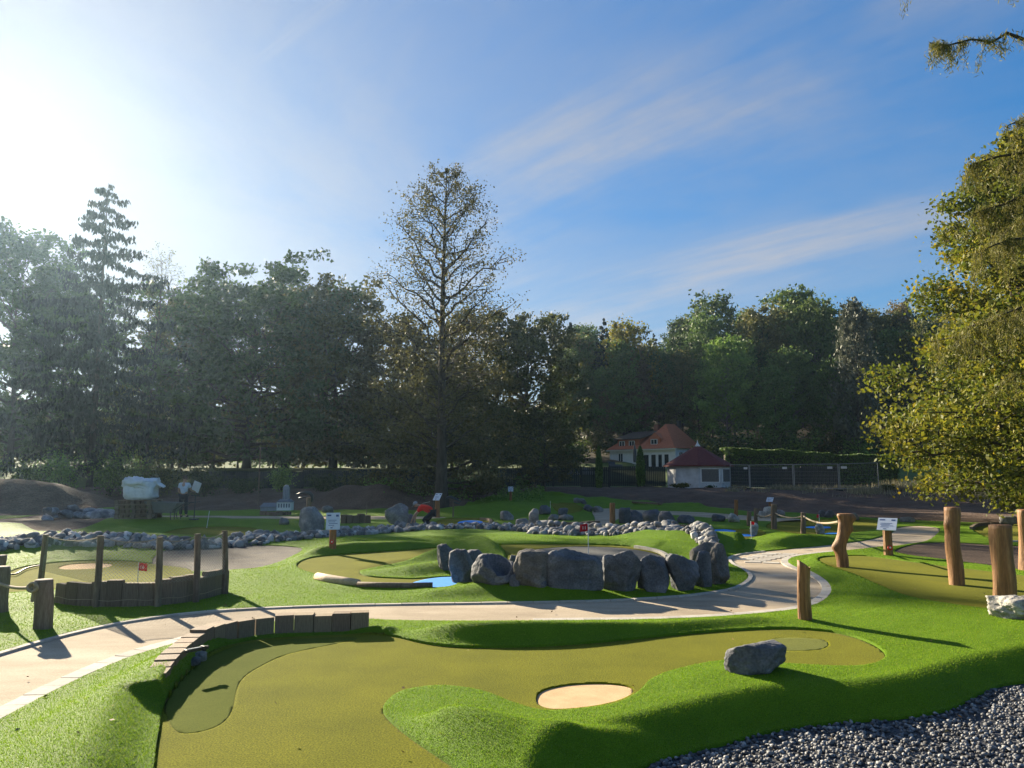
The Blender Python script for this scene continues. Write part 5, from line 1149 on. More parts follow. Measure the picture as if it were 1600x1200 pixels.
window(1.75, 3.35, .85, .75, .50); window(3.4, 3.35, .85, .75, .50); window(7.15, 3.5, .95, .65, .30)
window(1.9, 1.5, .75, 1.1); 
for x in (6.1, 7.25, 8.3, 9.2): window(x, .95, .85, 1.75, bars=0)
for x in (6.7, 7.8, 8.75): MB().box((x, -.03, .95), (.38, .12, 1.8)).build('pier', M_WHITE, ho)
for y in (1.2, 2.6, 4.0): window(y, 1.55, .9, 1.1, axis=1)
d_ = MB().box((4.3, -.03, .85), (.9, .06, 1.95)).build('door', M_WHITE, ho); MB().box((4.62, -.08, .85), (.05, .06, .14)).build('handle', M_DARKM, d_)
MB().box((5.2, 3.9, 5.3), (.6, .5, 1.5)).build('chimney', mat('chimney_brick', [(.3, (.20, .075, .045)), (.7, (.30, .12, .075))], scale=8, rough=.9), rf)
m = MB().box((7.9, 5.2, 6.0), (.5, .5, 1.0)); m.build('chimney', M_DARKM, rf); m = MB(); m.tube([(7.7, 5.0, 6.0), (7.7, 5.0, 7.1)], .03, 5); m.tube([(7.3, 5.0, 6.9), (8.1, 5.0, 6.9)], .02, 4); m.build('antenna', M_DARKM, rf)
prism(rf, 'skylight', [(9.35, 2.8, 3.5), (9.35, 4.0, 3.5), (8.75, 3.4, 4.25), (8.5, 3.4, 3.9)], [(0, 1, 2), (0, 2, 3), (1, 3, 2)], M_WHITE)
# pavilion
pc = PD(1092, 768, 68.5); pz = float(H([pc[0]], [pc[1]])[0]) - .25
pv = empty('pavilion', (pc[0], pc[1], pz), 0, 'low octagonal white pavilion with a dark red pyramid roof and shuttered windows', 'pavilion')
NA, RW, HW_ = 8, 2.72, 2.25; off = R(22.5 + 9)
cor = [(RW * math.cos(off + k * math.pi / 4), RW * math.sin(off + k * math.pi / 4)) for k in range(NA)]
prism(pv, 'wall', [(x, y, -.2) for x, y in cor] + [(x, y, HW_) for x, y in cor], [(k, (k + 1) % 8, 8 + (k + 1) % 8, 8 + k) for k in range(8)] + [tuple(range(8, 16))], M_PLASTERD)
eo = 1.13; prf = prism(pv, 'roof', [(x * eo, y * eo, HW_ - .02) for x, y in cor] + [(x * eo, y * eo, HW_ + .1) for x, y in cor] + [(x * .07, y * .07, HW_ + 1.85) for x, y in cor],
      [(k, (k + 1) % 8, 8 + (k + 1) % 8, 8 + k) for k in range(8)] + [(8 + k, 8 + (k + 1) % 8, 16 + (k + 1) % 8, 16 + k) for k in range(8)] + [tuple(range(16, 24)), tuple(range(7, -1, -1))], M_SHINGLE)
m = MB(); m.tube([(0, 0, HW_ + 1.7), (0, 0, HW_ + 1.95), (0, 0, HW_ + 2.1), (0, 0, HW_ + 2.35)], [.34, .16, .07, .015], 12); m.build('finial', M_WHITE, prf, sm=True)
M_SHUT = mat('shutter_mesh', [(.3, (.13, .12, .11)), (.7, (.20, .185, .17))], scale=9, rough=.7, bump=.5, bscale=30)
for k in range(8):
    (x0, y0), (x1, y1) = cor[k], cor[(k + 1) % 8]; mxx, myy = (x0 + x1) / 2, (y0 + y1) / 2
    if myy > -.8: continue
    a = math.atan2(y1 - y0, x1 - x0); Mz = Matrix.Rotation(a, 3, 'Z'); nx, ny = math.sin(a), -math.cos(a)
    if mxx < -1.2: continue
    sh_ = MB().box((mxx + nx * .01, myy + ny * .01, 1.45), (1.75, .10, 1.25), Mz).build('window_frame', M_PLASTER, pv); m = MB(); m.box((mxx + nx * .045, myy + ny * .045, 1.45), (1.55, .06, 1.08), Mz)
    for j in range(8): m.box((mxx + nx * .08, myy + ny * .08, .98 + j * .135), (1.55, .03, .05), Mz)
    m.build('shutter', M_SHUT, sh_)
# board fences
def board_fence(label, pts, hgt, panel, material, name='board_fence', bh=.0):
    L = np.array(pts, float); cum = np.concatenate([[0], np.cumsum(np.hypot(*(L[1:] - L[:-1]).T))]); n = max(1, int(cum[-1] / panel)); z0 = float(H([L[0, 0]], [L[0, 1]])[0])
    e = empty(name, (L[0, 0], L[0, 1], 0), label=label, cat='fence'); O = Vector(e.location)
    for i in range(n):
        t0, t1 = cum[-1] * i / n, cum[-1] * (i + 1) / n; a = Vector((np.interp(t0, cum, L[:, 0]), np.interp(t0, cum, L[:, 1]), 0)); b = Vector((np.interp(t1, cum, L[:, 0]), np.interp(t1, cum, L[:, 1]), 0))
        z = Hs((a.x + b.x) / 2, (a.y + b.y) / 2); d = b - a; an = math.atan2(d.y, d.x); m = MB(); nb = max(4, int(d.length / .16)); Mz = Matrix.Rotation(an, 3, 'Z')
        for k in range(nb):
            c = a.lerp(b, (k + .5) / nb); m.box((c.x, c.y, z + hgt / 2 + .05), (d.length / nb * .88, .03, hgt), Mz)
        c = (a + b) / 2
        for zz in (.35, hgt - .25): m.box((c.x + .03, c.y + .04, z + zz), (d.length, .05, .09), Mz)
        m.build('panel', material, e, loc=-O); MB().box((a.x, a.y + .08, z + hgt / 2), (.1, .1, hgt + .12)).build('post', material, e, loc=-O)
M_FENCE = mat('dark_fence_board', [(.3, (.012, .017, .018)), (.7, (.024, .030, .031))], scale=3, rough=.7, stretch=(5, 5, .5), bump=.3)
board_fence('dark board fence along the house lawn left of the pavilion', [PD(u, 745, y)[:2] for u, y in [(778, 67.5), (860, 67), (950, 66.5), (1040, 66.5)]], 1.72, 2.4, M_FENCE)
board_fence('dark board fence behind the tree trunks at the left', [PD(u, 745, y)[:2] for u, y in [(300, 69), (420, 69), (560, 69), (690, 69)]], 1.5, 2.4, M_FENCE)
board_fence('dark slatted fence behind the wire panels right of the pavilion', [PD(u, 745, y)[:2] for u, y in [(1142, 68), (1230, 67), (1310, 66)]], 1.85, 2.4, M_FENCE)
tpx = [(1141, 67), (1171, 65), (1240, 61.5), (1311, 58.5), (1373, 58)]
for i, ((ua, ya), (ub, yb)) in enumerate(zip(tpx[:-1], tpx[1:])):
    a, b = Vector(PD(ua, 745, ya)), Vector(PD(ub, 745, yb)); a.z = Hs(a.x, a.y) + .05; b.z = Hs(b.x, b.y) + .05; g = (b - a) * .015; a += g; b -= g; up = Vector((0, 0, 2.0))
    e = empty('mesh_fence_panel', a, label=['narrow wire site fence panel next to the pavilion', 'second wire site fence panel from the pavilion, seen slantwise', 'third wire site fence panel from the pavilion', 'rightmost wire site fence panel, beside the dry grass'][i], cat='fence', group='wire site fence panels')
    m = MB(); m.tube([a - Vector((0, 0, .05)), a + up], .026, 6); m.tube([b - Vector((0, 0, .05)), b + up], .026, 6); m.tube([a + up, b + up], .022, 6); m.tube([a + up * .06, b + up * .06], .020, 6); m.build('frame', M_GALV, e, loc=-a)
    m = MB(); n = int((b - a).length / .11)
    for k in range(1, n): q = a.lerp(b, k / n); m.tube([q + up * .06, q + up], .0035, 3, cap=False)
    for k in range(1, 7): m.tube([a + up * k / 7, b + up * k / 7], .0035, 3, cap=False)
    m.build('wire_mesh', M_GALV, e, loc=-a)
    q = a.lerp(b, .82 if i < 3 else .12) + up * .86; d = b - a; MB().box(tuple(q + Vector((0, -.03, 0))), (.42, .02, .18), Matrix.Rotation(math.atan2(d.y, d.x), 3, 'Z')).build('plate', M_WHITE, e, loc=-a)
    for q in (a, b): MB().box(tuple(q + Vector((0, 0, .0))), (.22, .6, .12)).build('foot', M_DARKM, e, loc=-a)
# hedge
def hedge():
    r_ = np.random.default_rng(50); pts = [PD(u, 745, y)[:2] for u, y in [(1133, 76), (1230, 75), (1320, 74), (1400, 73)]]; L = np.array(pts); N = 26000
    t = r_.random(N) * 3; x = np.interp(t, range(4), L[:, 0]); y = np.interp(t, range(4), L[:, 1]); ht = np.interp(t, range(4), [3.3, 3.15, 2.8, 2.85]) + .05 * np.sin(t * 9) + .04 * np.sin(t * 23)
    f = r_.random(N); face = r_.random(N); dep = 1.5
    yy = np.where(face < .55, -dep / 2 + .10 * np.abs(r_.normal(0, 1, N)), r_.uniform(-dep / 2, dep / 2, N)); zz = np.where(face < .55, f * ht, ht - .10 * np.abs(r_.normal(0, 1, N)))
    m = t < .08; x = np.where(m & (face > .3), L[0, 0] + r_.normal(0, .12, N), x)
    g = H(x, y); p = np.stack([x + r_.normal(0, .05, N), y + yy, g + zz + .05], 1); LV, LF = leaf_quads(p, .17, r_)
    o0 = Vector((L[0, 0], L[0, 1], 0)); e = empty('hedge', o0, label='long clipped dark hedge with a sunlit top behind the wire fence', cat='hedge')
    obj('foliage', fast_mesh('hedge_foliage', LV - np.array(o0), LF, attr={'tint': r_.random(N)}), H_MID, e)
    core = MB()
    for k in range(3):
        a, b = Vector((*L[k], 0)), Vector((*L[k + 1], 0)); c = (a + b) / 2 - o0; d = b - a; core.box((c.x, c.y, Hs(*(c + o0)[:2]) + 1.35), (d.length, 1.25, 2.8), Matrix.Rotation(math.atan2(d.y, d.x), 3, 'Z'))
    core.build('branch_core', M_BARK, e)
hedge()
# columnar cypresses and garden things
def cypress(label, u, y, vtop, wpx, leaf, seed):
    b = at(u, y); h = top_h(vtop, y, b.z); w = wpx * y / FPX / 2; r_ = np.random.default_rng(seed); N = 3600; t = r_.random(N) ** .8; rr = w * np.sin(np.clip(t * .93 + .07, 0, 1) ** .75 * math.pi) ** .55 * np.sqrt(r_.random(N)); a = r_.uniform(0, 6.28, N)
    lp = np.stack([np.cos(a) * rr, np.sin(a) * rr, t * h], 1); LV, LF = leaf_quads(lp, .16, r_, droop=-.9, aspect=.45); e = empty('cypress_tree', b, label=label, cat='tree', group='columnar cypresses')
    m = MB(); m.tube([(0, 0, -.2), (0, 0, h * .5), (0, 0, h * .93)], [.07, .05, .01], 6); m.build('trunk', M_BARK, e); obj('crown', fast_mesh('cypress_crown', LV, LF, attr={'tint': r_.random(N)}), leaf, e)
cypress('columnar cypress at the left corner of the house, on the dark fence', 936, 65.5, 697, 12, L_MID, 1); cypress('thicker columnar cypress in front of the house terrace', 1001, 65.2, 697, 15, L_MID, 2)
cypress('small yellowish columnar tree on the lawn left of the house', 882, 76, 706, 10, L_OLIVE, 3); cypress('tall dark cypress rising behind the right house roof', 1083, 112, 655, 11, L_OLIVE, 4)
cypress('narrow cypress at the left of the lawn by the dull tree', 846, 74, 704, 8, L_MID, 5)
b = at(992.5, 88); e = empty('parasol', b, label='closed dark grey parasol standing on the house terrace', cat='parasol')
m = MB(); m.tube([(0, 0, 0), (0, 0, 2.7)], .03, 6); m.build('pole', M_GALV, e); m = MB(); m.tube([(0, 0, .6), (0, 0, .9), (0, 0, 1.8), (0, 0, 2.5), (0, 0, 2.75)], [.17, .2, .2, .12, .03], 10); m.build('canopy', plain('grey_canvas', (.07, .072, .078), .9), e); MB().box((0, 0, .06), (.7, .7, .12)).build('base', M_WHITE, e)
def lounge(label, u, y, w, mt):
    b = at(u, y); e = empty('garden_sofa', b, label=label, cat='sofa'); MB().box((0, 0, .22), (w, .8, .34)).build('seat', mt, e, bevel=.04); MB().box((-w * .25, .35, .55), (w * .5, .18, .42)).build('backrest', mt, e, bevel=.04)
    for sx in (-1, 1):
        for sy in (-1, 1): MB().box((sx * w * .45, sy * .33, .025), (.07, .07, .05)).build('leg', M_DARKM, e)
lounge('dark grey garden sofa on the terrace before the white house wing', 962, 92, 1.6, plain('grey_cushion', (.10, .10, .105), .9)); lounge('pale garden lounger on the lawn, left one of two', 897, 80, 1.5, plain('pale_cushion', (.42, .43, .43), .9)); lounge('pale garden lounger on the lawn, right one of two', 918, 80, 1.5, plain('pale_cushion', (.42, .43, .43), .9))
# dry grass along the soil bank
def dry_grass(N=16000):
    r_ = np.random.default_rng(8); u = r_.uniform(1130, 1720, N) ; y = r_.normal(60, 1.6, N) - np.clip(u - 1250, 0, 400) * .018; x = (u - 800) / FPX * y; keep = vnoise(np.stack([x * .7, y * .7, 0 * x], 1)) > -.25 + .35 * (u < 1300); x, y, u = x[keep], y[keep], u[keep]; n = len(x); z = H(x, y)
    hh = r_.uniform(.18, .62, n) * np.where(u > 1370, 1.35, .8); w = .022; tip = np.stack([x + r_.normal(0, .14, n), y + r_.normal(0, .14, n), z + hh], 1); a = r_.uniform(0, 3.14, n); sd = np.stack([np.cos(a) * w, np.sin(a) * w, 0 * a], 1); b = np.stack([x, y, z - .03], 1)
    V = np.empty((n * 3, 3)); V[0::3] = b - sd; V[1::3] = b + sd; V[2::3] = tip
    o = obj('dry_grass', fast_mesh('dry_grass', V, np.arange(n * 3).reshape(n, 3), attr={'tint': r_.random(n)}), mat('straw', [(0, (.16, .15, .08)), (.6, (.30, .27, .16)), (1, (.42, .39, .25))], attr='tint', rough=.8, trans=.35)); tag(o, 'pale dry grass growing along the top of the soil bank', 'grass', kind='stuff')
dry_grass()
def weeds(N=9000):
    r_ = np.random.default_rng(18); u = r_.uniform(560, 850, N); y = r_.normal(57, 2.2, N); x = (u - 800) / FPX * y; k = vnoise(np.stack([x * .5, y * .5, 0 * x], 1)) > -.1; x, y = x[k], y[k]; n = len(x); z = H(x, y); p = np.stack([x, y, z + r_.random(n) * .45], 1)
    LV, LF = leaf_quads(p, .16, r_); o = obj('weeds', fast_mesh('weeds', LV, LF, attr={'tint': r_.random(n)}), L_LIGHT); tag(o, 'low green weeds on the soil round the tall airy tree', 'weeds', kind='stuff')
weeds()
# ================================================================== SITE THINGS
M_PALLET = mat('pallet_wood', [(.3, (.13, .10, .07)), (.7, (.24, .19, .135))], scale=4, rough=.9, bump=.4, bscale=16, stretch=(1, 5, 5), hue=(.01, .2))
pb = hit(207, 811)
for k in range(4):
    e = empty('pallet', (pb.x + rng.uniform(-.03, .03), pb.y + .5, pb.z + k * .19), rng.uniform(-.05, .05), ['bottom pallet of the stack under the white bulk bag', 'second pallet from the ground under the white bulk bag', 'third pallet from the ground under the white bulk bag', 'top pallet of the stack, directly under the white bulk bag'][k], 'pallet', 'stacked pallets')
    for j in range(7): MB().box((0, -.45 + j * .15, .175), (1.5, .11, .025)).build('board', M_PALLET, e)
    for j in range(3): MB().box((0, -.45 + j * .45, .015), (1.5, .11, .025)).build('board', M_PALLET, e)
    for j in range(3):
        for i in range(3): MB().box((-.68 + i * .68, -.43 + j * .43, .095), (.14, .14, .135)).build('block', M_PALLET, e)
M_BAG = mat('white_woven_bag', [(.3, (.60, .63, .66)), (.7, (.74, .76, .78))], scale=6, rough=.8, bump=.6, bscale=9, bdist=.05)
e = empty('bulk_bag', (pb.x + .05, pb.y + .5, pb.z + .765), .05, 'white woven bulk bag slumped on top of the pallet stack', 'bag')
V, F = ICO[4]; V = V / np.linalg.norm(V, axis=1)[:, None]; Vb = np.sign(V) * np.abs(V) ** .40 * np.array([.60, .45, .34]); Vb[:, 0] += .05 * fbm(V * 3, 3); Vb[:, 1] += .05 * fbm(V * 3 + 9, 3); Vb[:, 2] += .33; obj('body', fast_mesh('bag_body', Vb, F, True), M_BAG, e)
Vt = np.sign(V) * np.abs(V) ** .8 * np.array([.70, .50, .27]); Vt[:, 2] += .66 + .13 * fbm(V * 2.2 + 4, 4); Vt[:, 0] += .10 * fbm(V * 3, 3); Vt[:, 1] += .10 * fbm(V * 3 + 5, 3); obj('folded_top', fast_mesh('bag_top', Vt, F, True), M_BAG, e)
MB().add([(.5, -.2, .78), (.98, -.25, .52), (.9, .2, .56), (.5, .3, .8), (.5, -.2, .74), (.98, -.25, .48), (.9, .2, .52), (.5, .3, .76)], [(0, 1, 2, 3), (7, 6, 5, 4), (0, 4, 5, 1), (1, 5, 6, 2), (2, 6, 7, 3), (3, 7, 4, 0)]).build('loose_flap', M_BAG, e)
wb = hit(258, 811); e = empty('wheelbarrow', (wb.x, wb.y, wb.z), 0, 'grey wheelbarrow with its wheel to the left, beside the pallets', 'wheelbarrow')
prism(e, 'tray', [(-.40, -.26, .27), (.35, -.26, .25), (.35, .26, .25), (-.40, .26, .27), (-.75, -.36, .72), (.62, -.36, .66), (.62, .36, .66), (-.75, .36, .72)], [(0, 3, 2, 1), (0, 1, 5, 4), (1, 2, 6, 5), (2, 3, 7, 6), (3, 0, 4, 7)], plain('grey_steel', (.16, .165, .17), .5, .3)).modifiers.new('t', 'SOLIDIFY').thickness = .02
wh = empty('wheel', (0, 0, 0)); bpy.data.objects.remove(wh)
m = MB(); ring = [(-.55 + .19 * math.cos(a), 0, .20 + .19 * math.sin(a)) for a in np.linspace(0, 2 * math.pi, 22)]; m.tube(ring, .055, 8); ty = m.build('wheel', plain('black_rubber', (.02, .02, .02), .5), e, sm=True)
m = MB(); m.tube([(-.55, -.05, .20), (-.55, .05, .20)], .13, 14); m.build('rim', M_GALV, ty)
for s_ in (-1, 1):
    m = MB(); m.tube([(-.55, s_ * .08, .2), (-.1, s_ * .25, .34), (.5, s_ * .28, .4), (.9, s_ * .3, .66), (1.3, s_ * .3, .70)], .02, 6); m.build('handle', M_DARKM, e)
    m = MB(); m.tube([(.3, s_ * .26, .38), (.36, s_ * .3, 0), (.5, s_ * .3, 0), (.5, s_ * .27, .4)], .018, 6); m.build('leg', M_DARKM, e)
tb = hit(303, 812); e = empty('hand_tamper', tb, 0, 'dark T handled tool standing upright on the far left path', 'tool')
m = MB(); m.tube([(0, 0, .02), (.02, 0, 1.0)], .022, 6); m.build('shaft', M_DARKM, e); m = MB(); m.tube([(-.16, 0, 1.0), (.2, 0, 1.0)], .02, 6); m.build('handle', M_DARKM, e); MB().box((0, 0, .02), (.3, .3, .05)).build('plate', M_DARKM, e)
# model church and halls
mb_ = hit(432, 800); k = mb_.y / FPX; e = empty('model_church', (mb_.x, mb_.y + .4, mb_.z + .1), 0, 'pale miniature church with a round topped tower, behind the left turf', 'model building')
M_MROOF = plain('model_slate', (.14, .16, .19), .8)
MB().box((10 * k, 0, 6 * k), (22 * k, .6, 13 * k)).build('hall', M_PLASTER, e)
for i in range(5): MB().box(((2.5 + i * 4) * k, -.31, 7 * k), (1.9 * k, .03, 6 * k)).build('window', M_MROOF, e)
prism(e, 'hall_roof', [(-1.5 * k, -.36, 12 * k), (22 * k, -.36, 12 * k), (22 * k, .36, 12 * k), (-1.5 * k, .36, 12 * k), (2 * k, 0, 17 * k), (18 * k, 0, 17 * k)], [(0, 1, 5, 4), (1, 2, 5), (2, 3, 4, 5), (3, 0, 4), (0, 3, 2, 1)], M_MROOF)
m = MB(); tw = plain('model_stone', (.30, .32, .35), .85); m.box((11 * k, 0, 22 * k), (8.5 * k, 8.5 * k, 27 * k)); t_ = m.build('tower', tw, e, bevel=.01)
V, F = ICO[3]; obj('dome', fast_mesh('dome', V * np.array([4 * k, 4 * k, 3.6 * k]), F, True), tw, e, loc=(11 * k, 0, 35.3 * k))
for i in range(3): MB().box((11 * k + (i - 1) * 2.4 * k, -4.4 * k, 24 * k), (.8 * k, .02, 15 * k)).build('slit_window', M_MROOF, t_)
e = empty('model_hall', (mb_.x, mb_.y + .4, mb_.z + .1), 0, 'long low miniature hall with a slate roof left of the miniature church', 'model building')
MB().box((-14 * k, 0, 2 * k), (24 * k, .55, 6 * k)).build('wall', tw, e); prism(e, 'roof', [(-27 * k, -.36, 5 * k), (-1.6 * k, -.36, 5 * k), (-1.6 * k, .36, 5 * k), (-27 * k, .36, 5 * k), (-24 * k, 0, 11 * k), (-4 * k, 0, 11 * k)], [(0, 1, 5, 4), (1, 2, 5), (2, 3, 4, 5), (3, 0, 4), (0, 3, 2, 1)], M_MROOF)
def head_sculpture(label, ub, vb, pts, rad, jaw, wpost, vpt):
    b = hit(ub, vb); k = b.y / FPX; e = empty('carved_head', b, 0, label, 'sculpture'); M_BR = plain('dark_bronze', (.05, .055, .058), .4, .3)
    m = MB(); m.tube([(0, 0, -.1), (0, 0, (vb - vpt) * k * .5), (0, 0, (vb - vpt) * k)], [wpost * k * .55, wpost * k * .5, wpost * k * .45], 10); m.build('post', M_LOGD, e)
    W3 = lambda u, v: ((u - ub) * k, 0, (vb - v) * k)
    m = MB(); m.tube([W3(*q) for q in pts], [r * k for r in rad], 10); hd_ = m.build('head', M_BR, e, sm=True); m = MB(); m.tube([W3(*q) for q in jaw], [1.0 * k, 1.0 * k, .5 * k], 8); m.build('lower_jaw', M_BR, hd_, sm=True)
head_sculpture('dark long beaked carved head on a wooden post behind the pale boulder', 482, 803, [(463, 773), (469, 771), (475, 770), (482, 771), (486, 774), (487, 780), (486, 785)], [.7, 1.4, 2.0, 2.8, 2.8, 2.2, 1.6], [(466, 778.5), (473, 778), (479, 776)], 8, 778)
head_sculpture('dark long beaked carved head on a thin post right of the tall trunk', 708, 808, [(721, 785), (716, 782.5), (710, 779.5), (704, 777.5), (699, 778), (697, 781)], [.6, 1.3, 2.0, 2.2, 1.8, 1.2], [(719, 788), (712, 786.5), (707, 784)], 2.2, 784)
for (u, vb, vt, lb) in [(403, 790, 700, 'thin tall pole standing among the shrubs left of the miniature hall'), (572, 812, 785, 'thin rod standing behind the five timber stubs')]:
    b = hit(u, vb); m = MB(); h_ = (vb - vt) * b.y / FPX; m.tube([(0, 0, -.1), (.01, 0, h_ * .5), (.02, 0, h_)], .04 if h_ > 2 else .015, 7); o = m.build('pole', M_LOGD, loc=b); tag(o, lb, 'pole')
# ================================================================== PEOPLE
M_SKIN = plain('skin', (.42, .25, .17), .6, v=.08)
def skin_obj(name, verts, edges, radii, material, parent, root=0, sub=2, smooth_=True):
    me = bpy.data.meshes.new(name); me.from_pydata([tuple(v) for v in verts], edges, []); me.update()
    o = obj(name, me, material, parent); md = o.modifiers.new('skin', 'SKIN'); md.use_smooth_shade = True
    sv = me.skin_vertices[0].data
    for i, r in enumerate(radii): sv[i].radius = (r, r) if not hasattr(r, '__len__') else r; sv[i].use_root = (i == root)
    s = o.modifiers.new('sub', 'SUBSURF'); s.levels = sub; s.render_levels = sub
    return o
def chain(*pts): return list(pts)
def hand(verts, edges, rad, wrist_i, d, side, up, curl=.5, s=1.0):
    """palm and five bent fingers grown from the wrist vertex"""
    d, side, up = Vector(d).normalized(), Vector(side).normalized(), Vector(up).normalized(); w = Vector(verts[wrist_i]); palm = w + d * .055 * s
    verts.append(palm); edges.append((wrist_i, len(verts) - 1)); rad.append((.034 * s, .020 * s)); pi = len(verts) - 1
    for k, (off, ln) in enumerate([(-.030, .070), (-.010, .080), (.010, .075), (.030, .058)]):
        a = palm + d * .04 * s + side * off * s; b = a + (d * .6 - up * curl * .5) * ln * .5 * s; c = b + (d * .3 - up * curl) * ln * .5 * s
        n = len(verts); verts += [a, b, c]; edges += [(pi, n), (n, n + 1), (n + 1, n + 2)]; rad += [.010 * s, .009 * s, .007 * s]
    a = palm - side * .035 * s - d * .01 * s; b = a - side * .022 * s + d * .035 * s; n = len(verts); verts += [a, b]; edges += [(pi, n), (n, n + 1)]; rad += [.011 * s, .008 * s]
def person(label, loc, J, shirt, trousers, cap_mat, glove=None, boots=None, face=(-1, 0, 0), sleeve=.55, hands=True, hair=None, bulk=1.0):
    """J: joint positions; body is one skinned surface, clothes are children"""
    e = empty('person', loc, 0, label, 'person'); j = {k: Vector(v) for k, v in J.items()}; mid = lambda a, b, t=.5: j[a].lerp(j[b], t)
    V, E_, Rr = [], [], []
    def add(p, r, to=None):
        V.append(Vector(p)); Rr.append(r); 
        if to is not None: E_.append((to, len(V) - 1))
        return len(V) - 1
    pe = add(j['pelvis'], .13); ab = add(mid('pelvis', 'chest', .5), .12, pe); ch = add(j['chest'], .14, ab); nk = add(j['neck'], .058, ch); hd = add(j['neck'].lerp(j['head'], .6), .075, nk); h2 = add(j['head'], .094, hd); add(j['head'] + (j['head'] - j['neck']).normalized() * .07, .078, h2)
    for s in 'LR':
        sh = add(j['sh' + s], .062, ch); el = add(j['el' + s], .044, add(mid('sh' + s, 'el' + s), .052, sh)); wr = add(j['wr' + s], .030, add(mid('el' + s, 'wr' + s, .4), .042, el))
        if hands:
            d = j['wr' + s] - j['el' + s]; sd = d.cross(Vector((0, 0, 1))) if abs(d.normalized().z) < .95 else Vector((0, 1, 0)); hand(V, E_, Rr, wr, d, sd, sd.cross(d), .5)
        hp = add(j['hip' + s], .085, pe); kn = add(j['kn' + s], .060, add(mid('hip' + s, 'kn' + s), .078, hp)); an = add(j['an' + s], .042, add(mid('kn' + s, 'an' + s, .4), .058, kn)); add(j['toe' + s], .036, an)
    body = skin_obj('body', V, E_, Rr, M_SKIN, e)
    # face features and hair/cap on the head
    f = Vector(face).normalized(); upv = (j['head'] - j['neck']).normalized(); upv = (upv - f * upv.dot(f)).normalized(); sdv = upv.cross(f); hc_ = j['head'] + upv * .02
    m = MB(); Vv, Ff = ICO[2]
    def blob(c, r): m.add([tuple(Vector(c) + Vector(q) * r) for q in Vv], Ff)
    blob(hc_ + f * .098 - upv * .015, .017); m.build('nose', M_SKIN, body, sm=True); m = MB()
    for s in (-1, 1): blob(hc_ + sdv * s * .092 - upv * .005, .022)
    m.build('ears', M_SKIN, body, sm=True); m = MB()
    for s in (-1, 1): blob(hc_ + f * .088 + sdv * s * .032 + upv * .015, .010)
    m.build('eyes', M_DARKM, body, sm=True); MB().box(tuple(hc_ + f * .090 - upv * .05), (.02, .045, .008)).build('mouth', plain('lips', (.30, .12, .10), .6), body)
    m = MB(); C = hc_ + upv * .035
    Vh, Fh = ICO[3]; Q = []
    for q in Vh:
        p = Vector(q); p = p * .108
        Q.append(tuple(C + (upv * max(p.z, -.012 if cap_mat else -.045)) + f * (p.x - .008) + sdv * p.y))
    m.add(Q, Fh)
    if cap_mat:
        m.add([tuple(C + f * .09 + sdv * a * .07 + upv * z) for a in (-1, 1) for z in (.0, .012)] + [tuple(C + f * .19 + sdv * a * .05 + upv * z) for a in (-1, 1) for z in (-.02, -.008)], [(0, 2, 6, 4), (1, 5, 7, 3), (0, 4, 5, 1), (2, 3, 7, 6), (4, 6, 7, 5)])
        m.build('cap', cap_mat, e, sm=True)
    else: m.build('hair', hair, e, sm=True)
    # shirt
    V, E_, Rr = [], [], []; pe = add(j['pelvis'].lerp(j['chest'], .08), .150); ab = add(mid('pelvis', 'chest', .5), .145 * bulk, pe); ch = add(j['chest'], .165 * bulk, ab); add(j['chest'].lerp(j['neck'], .75), .075, ch)
    for s in 'LR': sh = add(j['sh' + s], .085, ch); add(j['sh' + s].lerp(j['el' + s], sleeve), .070, sh)
    skin_obj('shirt', V, E_, Rr, shirt, e)
    V, E_, Rr = [], [], []; pe = add(j['pelvis'], .150)
    for s in 'LR': hp = add(j['hip' + s], .105, pe); kn = add(j['kn' + s], .080, add(mid('hip' + s, 'kn' + s), .096, hp)); add(j['kn' + s].lerp(j['an' + s], .92), .066, add(mid('kn' + s, 'an' + s, .4), .076, kn))
    skin_obj('trousers', V, E_, Rr, trousers, e)
    for s in 'LR':
        V, E_, Rr = [], [], []; a = add(j['an' + s], .058); b = add(j['an' + s].lerp(j['toe' + s], .5) - Vector((0, 0, .005)), .054, a); add(j['toe' + s], .046, b); skin_obj('boot', V, E_, Rr, boots, e)
        if glove:
            d = (j['wr' + s] - j['el' + s]).normalized(); V = [j['wr' + s]]; E_ = []; Rr = [.040]; sd = d.cross(Vector((0, 0, 1))) if abs(d.z) < .95 else Vector((0, 1, 0)); hand(V, E_, Rr, 0, d, sd, sd.cross(d), .5, 1.22); skin_obj('glove', V, E_, Rr, glove, e)
    return e
M_REDSHIRT = plain('red_work_shirt', (.72, .030, .014), .8, v=.10, scale=14, bump=.5); M_NAVY = plain('dark_work_trousers', (.020, .023, .032), .85, bump=.4); M_BOOT = plain('dark_boot', (.025, .022, .020), .6); M_TEE = plain('white_tee', (.62, .66, .72), .85, bump=.4)
g = hit(661, 822); k = g.y / FPX
X = lambda u: (u - 661) * k; Zp = lambda v: (822 - v) * k
